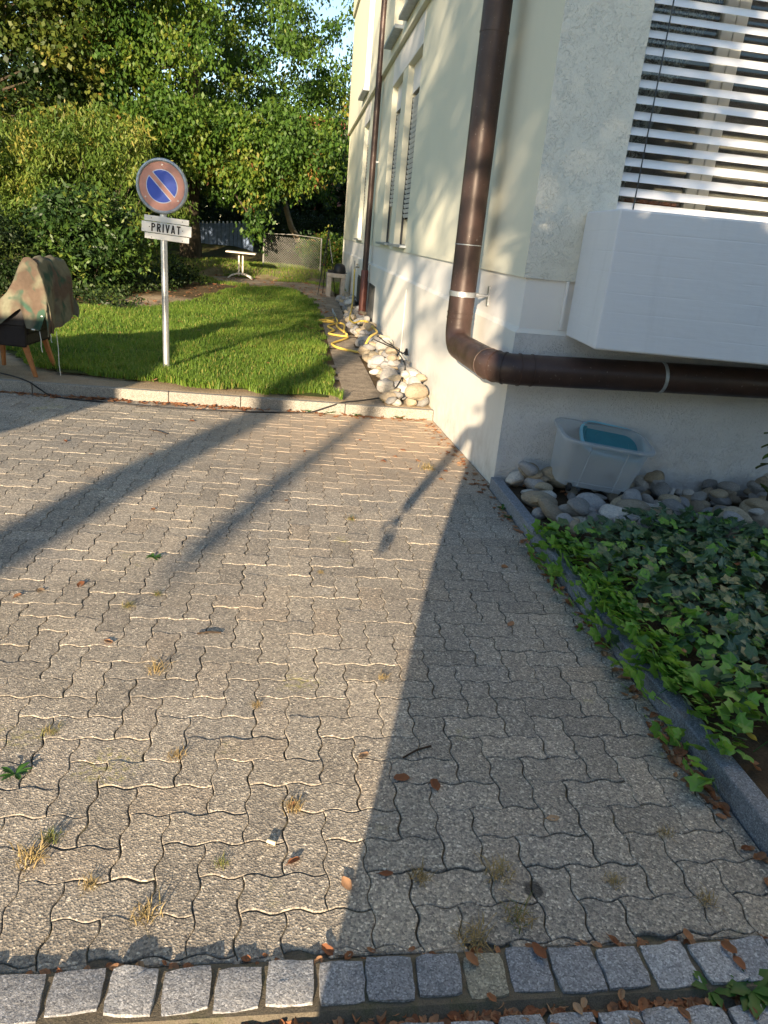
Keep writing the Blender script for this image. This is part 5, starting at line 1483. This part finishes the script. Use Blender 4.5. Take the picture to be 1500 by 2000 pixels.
def litter(name, pts, smin, smax, m='dead_leaf'):
    V, F, T = [], [], []
    rr_ = random.Random(len(pts))
    for (x, y, z) in pts:
        vs, fs = rr_.choice(DL); s_ = rr_.uniform(smin, smax); a = rr_.uniform(0, 6.28); c, sn = math.cos(a), math.sin(a); tl = rr_.gauss(0, .35); o_ = len(V); tn = rr_.random()
        for p in vs:
            px_, py_ = p[0] * c - p[1] * sn, p[0] * sn + p[1] * c
            V.append((x + px_ * s_, y + py_ * s_, z + p[2] * s_ + max(0, px_ * tl) * s_)); T.append(tn)
        F += [tuple(q + o_ for q in f) for f in fs]
    me = bpy.data.meshes.new(name); me.from_pydata(V, [], F); me.materials.append(M[m])
    me.attributes.new('tint', 'FLOAT', 'POINT').data.foreach_set('value', np.array(T, np.float32))
    return put(bpy.data.objects.new(name, me), kind='stuff')
P = []
for _ in range(330):
    x = r.uniform(-4.4, -.1); dens = .25 + (.75 if x < -1.9 else 0) + (.3 if x > -.9 else 0)
    if r.random() < dens: y = kerb_y(x) - .012 - abs(r.gauss(0, .07)); P.append((x, y, zpave(x, y)))
litter('leaf_litter', P, .030, .075)
P = []
for _ in range(120):
    y = -.05 - 3.4 * r.random(); x = -.05 - abs(r.gauss(0, .028)); P.append((x, y, .002))
for _ in range(55): P.append((-.06 - abs(r.gauss(0, .03)), r.gauss(-2.93, .10), .002))
for _ in range(70): P.append((-.03 - abs(r.gauss(0, .06)), r.uniform(.0, 2.2), 0)); P[-1] = (P[-1][0], P[-1][1], zpave(*P[-1][:2]))
litter('leaf_litter', P, .022, .05)
P = [(r.uniform(-1.75, .35), r.gauss(-3.735, .016), -.008) for _ in range(420)] + [(r.uniform(-2.3, .4), r.gauss(-3.588, .007), .001) for _ in range(70)] + [(r.uniform(-1.0, .3), r.gauss(-3.80, .05), .012) for _ in range(60)]
litter('leaf_litter', P, .012, .035)
P = [(r.uniform(.07, 1.2), r.uniform(-3.5, -3.0), .065) for _ in range(60)] + [(r.uniform(.1, 2.4), r.uniform(-1.1, -.1), .07) for _ in range(60)] + [(r.uniform(.1, 1.8), r.uniform(-3.0, -1.1), .16) for _ in range(22)]
litter('leaf_litter', P, .025, .05)
P = [(r.uniform(-7, -.6), r.uniform(9.5, 19.2), 0) for _ in range(900)]
P = [(x, y, float(zt(x, y)) + .005) for x, y, _ in P if not inpoly(np.array(x), np.array(y), LAWN)] + [(x, y, float(zt(x, y)) + .03) for x, y in [(r.uniform(-5.5, -1.1), r.uniform(2.7, 9)) for _ in range(60)]]
litter('leaf_litter', P, .05, .10)

def tuft(name, n, h, w, seed, m):
    rr_ = np.random.default_rng(seed)
    return blades(name, rr_.normal(0, w, n), rr_.normal(0, w, n), np.zeros(n) - .004, h * (.4 + .6 * rr_.random(n)), .0022 + .0014 * rr_.random(n), .6 + .9 * rr_.random(n), rr_.random(n) * .35, m, rr_)
TU = [tuft('grass_tuft', 60, .05, .018, s_, M['dry_grass']) for s_ in range(5)]
CNT = {True: 0, False: 0}
for x, y, k in sorted(((-1.961, -2.375, 1), (-1.813, -2.868, .7), (-1.439, -3.103, .8), (-2.13, -3.267, 1.2), (-2.10, -3.20, .8), (-1.801, -3.451, .9), (-1.959, -3.355, .6), (-2.165, -1.888, .7), (-2.058, -1.772, .6), (-1.087, -2.424, .6), (-.871, -3.365, 1.1), (-.862, -3.50, 1.0), (-.987, -3.56, 1.1),
                (-1.634, -3.302, .5), (-1.095, -3.365, .8), (-.311, -3.237, .6), (-.311, -3.471, .7), (-1.573, -2.599, .5), (-2.234, -2.743, .7), (-1.089, -.754, .8), (-.413, .398, 1.6), (-1.3, -1.5, .5), (-.55, -3.40, .6)), key=lambda p: p[1]):
    o = bpy.data.objects.new('grass_tuft', random.choice(TU)); put(o, None, (x, y, zpave(x, y)), (0, 0, prng.uniform(0, 6.28))); o.scale = (k, k, k * .8)
    su = in_sun(x, y); lab_ = '%s grass tuft in a %s paver joint, %s to the cobble row' % ('large dry' if k > .95 else 'small dry', 'sunlit' if su else 'shaded', ORD[CNT[su]] if CNT[su] == 0 else ORD[CNT[su]] + ' nearest'); CNT[su] += 1
    tag(o, lab_, 'grass tuft', 'grass tufts in the paving joints')
def rosette(name, label, loc, n, ln, wd, seed, group=None, lobes=True):
    rr_ = random.Random(seed); root = thing(name, label, 'weed', loc, group=group)
    for i in range(n):
        a = i * 2.4 + rr_.gauss(0, .3); m_ = MB(); vs = []; l = ln * rr_.uniform(.65, 1.05); el = rr_.uniform(.15, .75)
        for k in range(7):
            t_ = k / 6; w = wd * (.25 + .9 * math.sin(PI * t_ ** 1.3) ** 1.0) * (.75 if (lobes and k % 2) else 1.1) * (0.15 if k == 6 else 1)
            x = l * t_; z = l * (el * t_ - .55 * el * t_ * t_)
            vs += [(x, -w, z + w * .3), (x, 0, z), (x, w, z + w * .3)]
        fs = []
        for k in range(6): q = 3 * k; fs += [(q, q + 1, q + 4, q + 3), (q + 1, q + 2, q + 5, q + 4)]
        m_.add(vs, fs); o = m_.build('leaf', M['leaf_weed'], root, smooth=True, rot=(0, 0, a))
    return root
rosette('dandelion_weed', 'broad leaved green weed growing between the cobbles at the right', (-.335, -3.722, .0), 13, .085, .014, 1)
rosette('dandelion_weed', 'small green weed beside the larger one among the cobbles', (-.440, -3.715, .0), 8, .055, .010, 2)
rosette('paving_weed', 'narrow leaved green weed in the sunny pavers at the left edge', (-2.279, -2.942, .0), 10, .05, .005, 3, None, False)
rosette('paving_weed', 'little green weed in the pavers between the two trunk shadows', (-2.145, -1.379, .0), 9, .05, .006, 4, None, False)
for i, x in enumerate((-1.28, -1.08, -.80, -.36)):
    rosette('kerb_weed', ('leftmost', 'second from left', 'second from right', 'rightmost')[i] + ' of the green weeds at the foot of the kerb', (x, kerb_y(x) - .02, zpave(x, 2.2)), 8, .07, .011, 10 + i, 'weeds at the kerb foot', False)
rosette('path_weed', 'green weed growing by the stones at the path end', (-.46, 2.62, .0), 12, .09, .012, 20, None, False)
for i, y in enumerate((-.46, -.62)): rosette('edging_weed', ('upper', 'lower')[i] + ' small green weed at the foot of the granite edging', (-.055, y, .0), 9, .05, .008, 30 + i, 'weeds at the edging foot', False)
mb = MB(); mb.tube([(-.013, 0, .006), (.013, 0, .006)], .0055, 10); tag(mb.build('cigarette_butt', M['butt'], loc=(-1.499, -3.235, .001), rot=(0, 0, R(-25))), 'stubbed out cigarette end lying on a sunlit paver', 'cigarette butt')
for x, y, a, l, lab_ in ((-1.79, -2.11, .1, .05, 'short black twig lying on the sunlit pavers'), (-1.02, -2.86, .5, .06, 'thin brown twig lying on the shaded pavers'), (-2.55, 1.15, -.6, .10, 'dark twig left of the broad trunk shadow'), (-2.75, 2.24, .5, .2, 'long twig among dry leaves at the kerb')):
    mb = MB(); mb.tube([(-l, 0, .004), (0, .004, .008), (l, 0, .004)], .0035, 6); tag(mb.build('twig', M['branch'], loc=(x, y, zpave(x, y)), rot=(0, 0, a)), lab_, 'twig', 'twigs on the pavers')

# ------------------------------------------------------------------ what stands behind the camera and casts the shade
def skin_body(name, V, E, m, parent, sub=2, loc=None):
    me = bpy.data.meshes.new(name); me.from_pydata([v[:3] for v in V], E, [])
    o = bpy.data.objects.new(name, me); put(o, parent, loc)
    s_ = o.modifiers.new('skin', 'SKIN')
    for i, v in enumerate(V):
        d = me.skin_vertices[0].data[i]; d.radius = (v[3], v[4] if len(v) > 4 else v[3]); d.use_root = i == 0
    s_.use_smooth_shade = True
    b = o.modifiers.new('sub', 'SUBSURF'); b.levels = sub; b.render_levels = sub
    me.materials.append(m); return o
pe = thing('person', 'person in dark jacket and trousers holding up a phone', 'person', (-1.665, -5.02, 0))
pe.scale = (1.05, 1.05, 1.06)
V = [(0, 0, .95, .20, .13), (0, .01, 1.15, .165, .11), (0, .01, 1.33, .165, .105), (0, .0, 1.45, .08, .07), (0, .02, 1.53, .055, .055), (0, .03, 1.62, .078, .09), (0, .03, 1.71, .07, .085),
     (-.19, 0, 1.41, .062), (-.29, .10, 1.15, .045), (-.33, .30, .93, .033), (-.335, .37, .86, .036),
     (.18, 0, 1.41, .062), (.27, .02, 1.17, .045), (.245, .10, 1.40, .034), (.235, .13, 1.50, .03),
     (-.075, 0, .80, .12), (-.07, .0, .48, .070), (-.07, -.02, .09, .050), (-.08, .10, .04, .04),
     (.075, 0, .80, .12), (.07, .0, .48, .070), (.07, -.02, .09, .050), (.08, .10, .04, .04)]
E_ = [(0, 1), (1, 2), (2, 3), (3, 4), (4, 5), (5, 6), (2, 7), (7, 8), (8, 9), (9, 10), (2, 11), (11, 12), (12, 13), (13, 14), (0, 15), (15, 16), (16, 17), (17, 18), (0, 19), (19, 20), (20, 21), (21, 22)]
skin_body('body', V, E_, M['jacket'], pe)
def hand(p, d, curl):
    """palm plus five short finger chains"""
    d = Vector(d).normalized(); p = Vector(p); side = Vector((1, 0, 0)); nrm = d.cross(side).normalized()
    Vh = [(*p, .024, .018), (*(p + d * .05), .03, .016)]; Eh = [(0, 1)]
    skin_body('hand', Vh, Eh, M['skin'], pe, 1)
    for k, (off, ln) in enumerate(((-.027, .062), (-.009, .074), (.009, .07), (.027, .055))):
        b0 = p + d * .06 + side * off
        skin_body('finger', [(*b0, .0095), (*(b0 + d * ln * .5 + nrm * curl * .3 * ln), .0088), (*(b0 + d * ln * .85 + nrm * curl * ln), .0078)], [(0, 1), (1, 2)], M['skin'], pe, 1)
    b0 = p + d * .015 - side * .028
    skin_body('finger', [(*b0, .011), (*(b0 - side * .025 + d * .025), .010), (*(b0 - side * .032 + d * .055), .009)], [(0, 1), (1, 2)], M['skin'], pe, 1)
hand((-.337, .40, .83), (.05, .35, -1), .5)
hand((.232, .145, 1.53), (0, .15, 1), -.5)
mb = MB(); mb.box(.20, .165, 1.53, .276, .174, 1.69); tag(mb.build('mobile_phone', M['black'], bevel=.004, loc=(-1.665, -5.02, .095)), 'black phone held upright in the raised hand of the person', 'phone')

# hedge and shed out of view behind the camera, added to cast shade
hg_ = thing('shade_hedge', 'tall hedge added out of view to shade the right paving and front wall', 'hedge', (1.6, -9.0, 0))
mb = MB(); mb.box(-4.40, -.5, 0, 5.0, .5, 3.55); o = mb.build('core', M['leaf_dark'], hg_)
r_ = np.random.default_rng(150); N = 14000
face = r_.integers(0, 3, N); C = np.stack([r_.uniform(-4.44, 5.1, N), r_.uniform(-.6, .6, N), r_.uniform(0, 3.65, N)], -1)
C[:, 1] = np.where(face == 0, .55 + r_.normal(0, .05, N), np.where(face == 1, -.55 + r_.normal(0, .05, N), C[:, 1])); C[:, 2] = np.where(face == 2, 3.58 + np.abs(r_.normal(0, .05, N)), C[:, 2])
put(bpy.data.objects.new('foliage', leaf_mesh('foliage', C, unit(r_.normal(size=(N, 3))), .09 + .05 * r_.random(N), .6, r_.random(N), M['leaf_dark'], r_)), hg_)
sd = thing('shade_shed', 'low boarded shed added out of view to shade the left edge of the paving', 'shed', (-8.17, -6.2, 0))  # unseen block, added for the straight shade edge by the chair
mb = MB(); mb.box(-2.0, -.9, 0, 2.0, .9, 2.28); mb.build('wall', M['shed'], sd)
mb = MB(); mb.box(-2.03, -1.0, 2.281, 2.03, 1.0, 2.36); mb.build('roof', M['dark_metal'], sd)
mb = MB(); mb.box(-.45, .901, .02, .45, .93, 2.0); mb.build('door', M['blue_board'], sd)
# trees across the drive
r_ = np.random.default_rng(161); cl = []
while len(cl) < 235:
    n_, s_, z_ = r_.uniform(-6.8, .75), r_.uniform(-21, -15.5), 5.9 + 5.2 * r_.random() ** 1.3
    if n_ < -5.6 and z_ > 9.5: continue
    if n_ < -.4 and z_ < 6.45: continue
    cl.append(np.array((.3007 * s_ + .9537 * n_, .9537 * s_ - .3007 * n_, z_)))
for _ in range(56):
    n_, s_, z_ = r_.uniform(-.5, .92), r_.uniform(-20, -15.5), r_.uniform(5.35, 8.6)
    cl.append(np.array((.3007 * s_ + .9537 * n_, .9537 * s_ - .3007 * n_, z_)))
for _ in range(22): 
    n_, s_, z_ = r_.uniform(-4.5, -3.2), r_.uniform(-20, -16), r_.uniform(5.5, 6.9)
    cl.append(np.array((.3007 * s_ + .9537 * n_, .9537 * s_ - .3007 * n_, z_)))
ash = tree('ash_tree', 'ash tree across the drive, its trunk throwing the long shadow over the pavers', (-7.0, -14.5, 0), 11, .23, cl, 55, .40, .18, .6, M['leaf_beam'], M['bark'], 162, .3, (.5, .2), None, 24, None, (.0, .0, 11))
mb = MB(); hp_ = []
for z_, n_ in ((8.2, -2.0), (7.0, -1.55), (5.8, -1.30), (5.0, -1.27), (4.4, -1.34), (3.9, -1.42), (3.6, -1.47)):
    hp_.append((.3007 * -19 + .9537 * n_ + 7.0, .9537 * -19 - .3007 * n_ + 14.5, z_))
mb.tube(smooth_path(hp_, 3), .085, 8); mb.build('limb', M['bark'], ash, smooth=True)
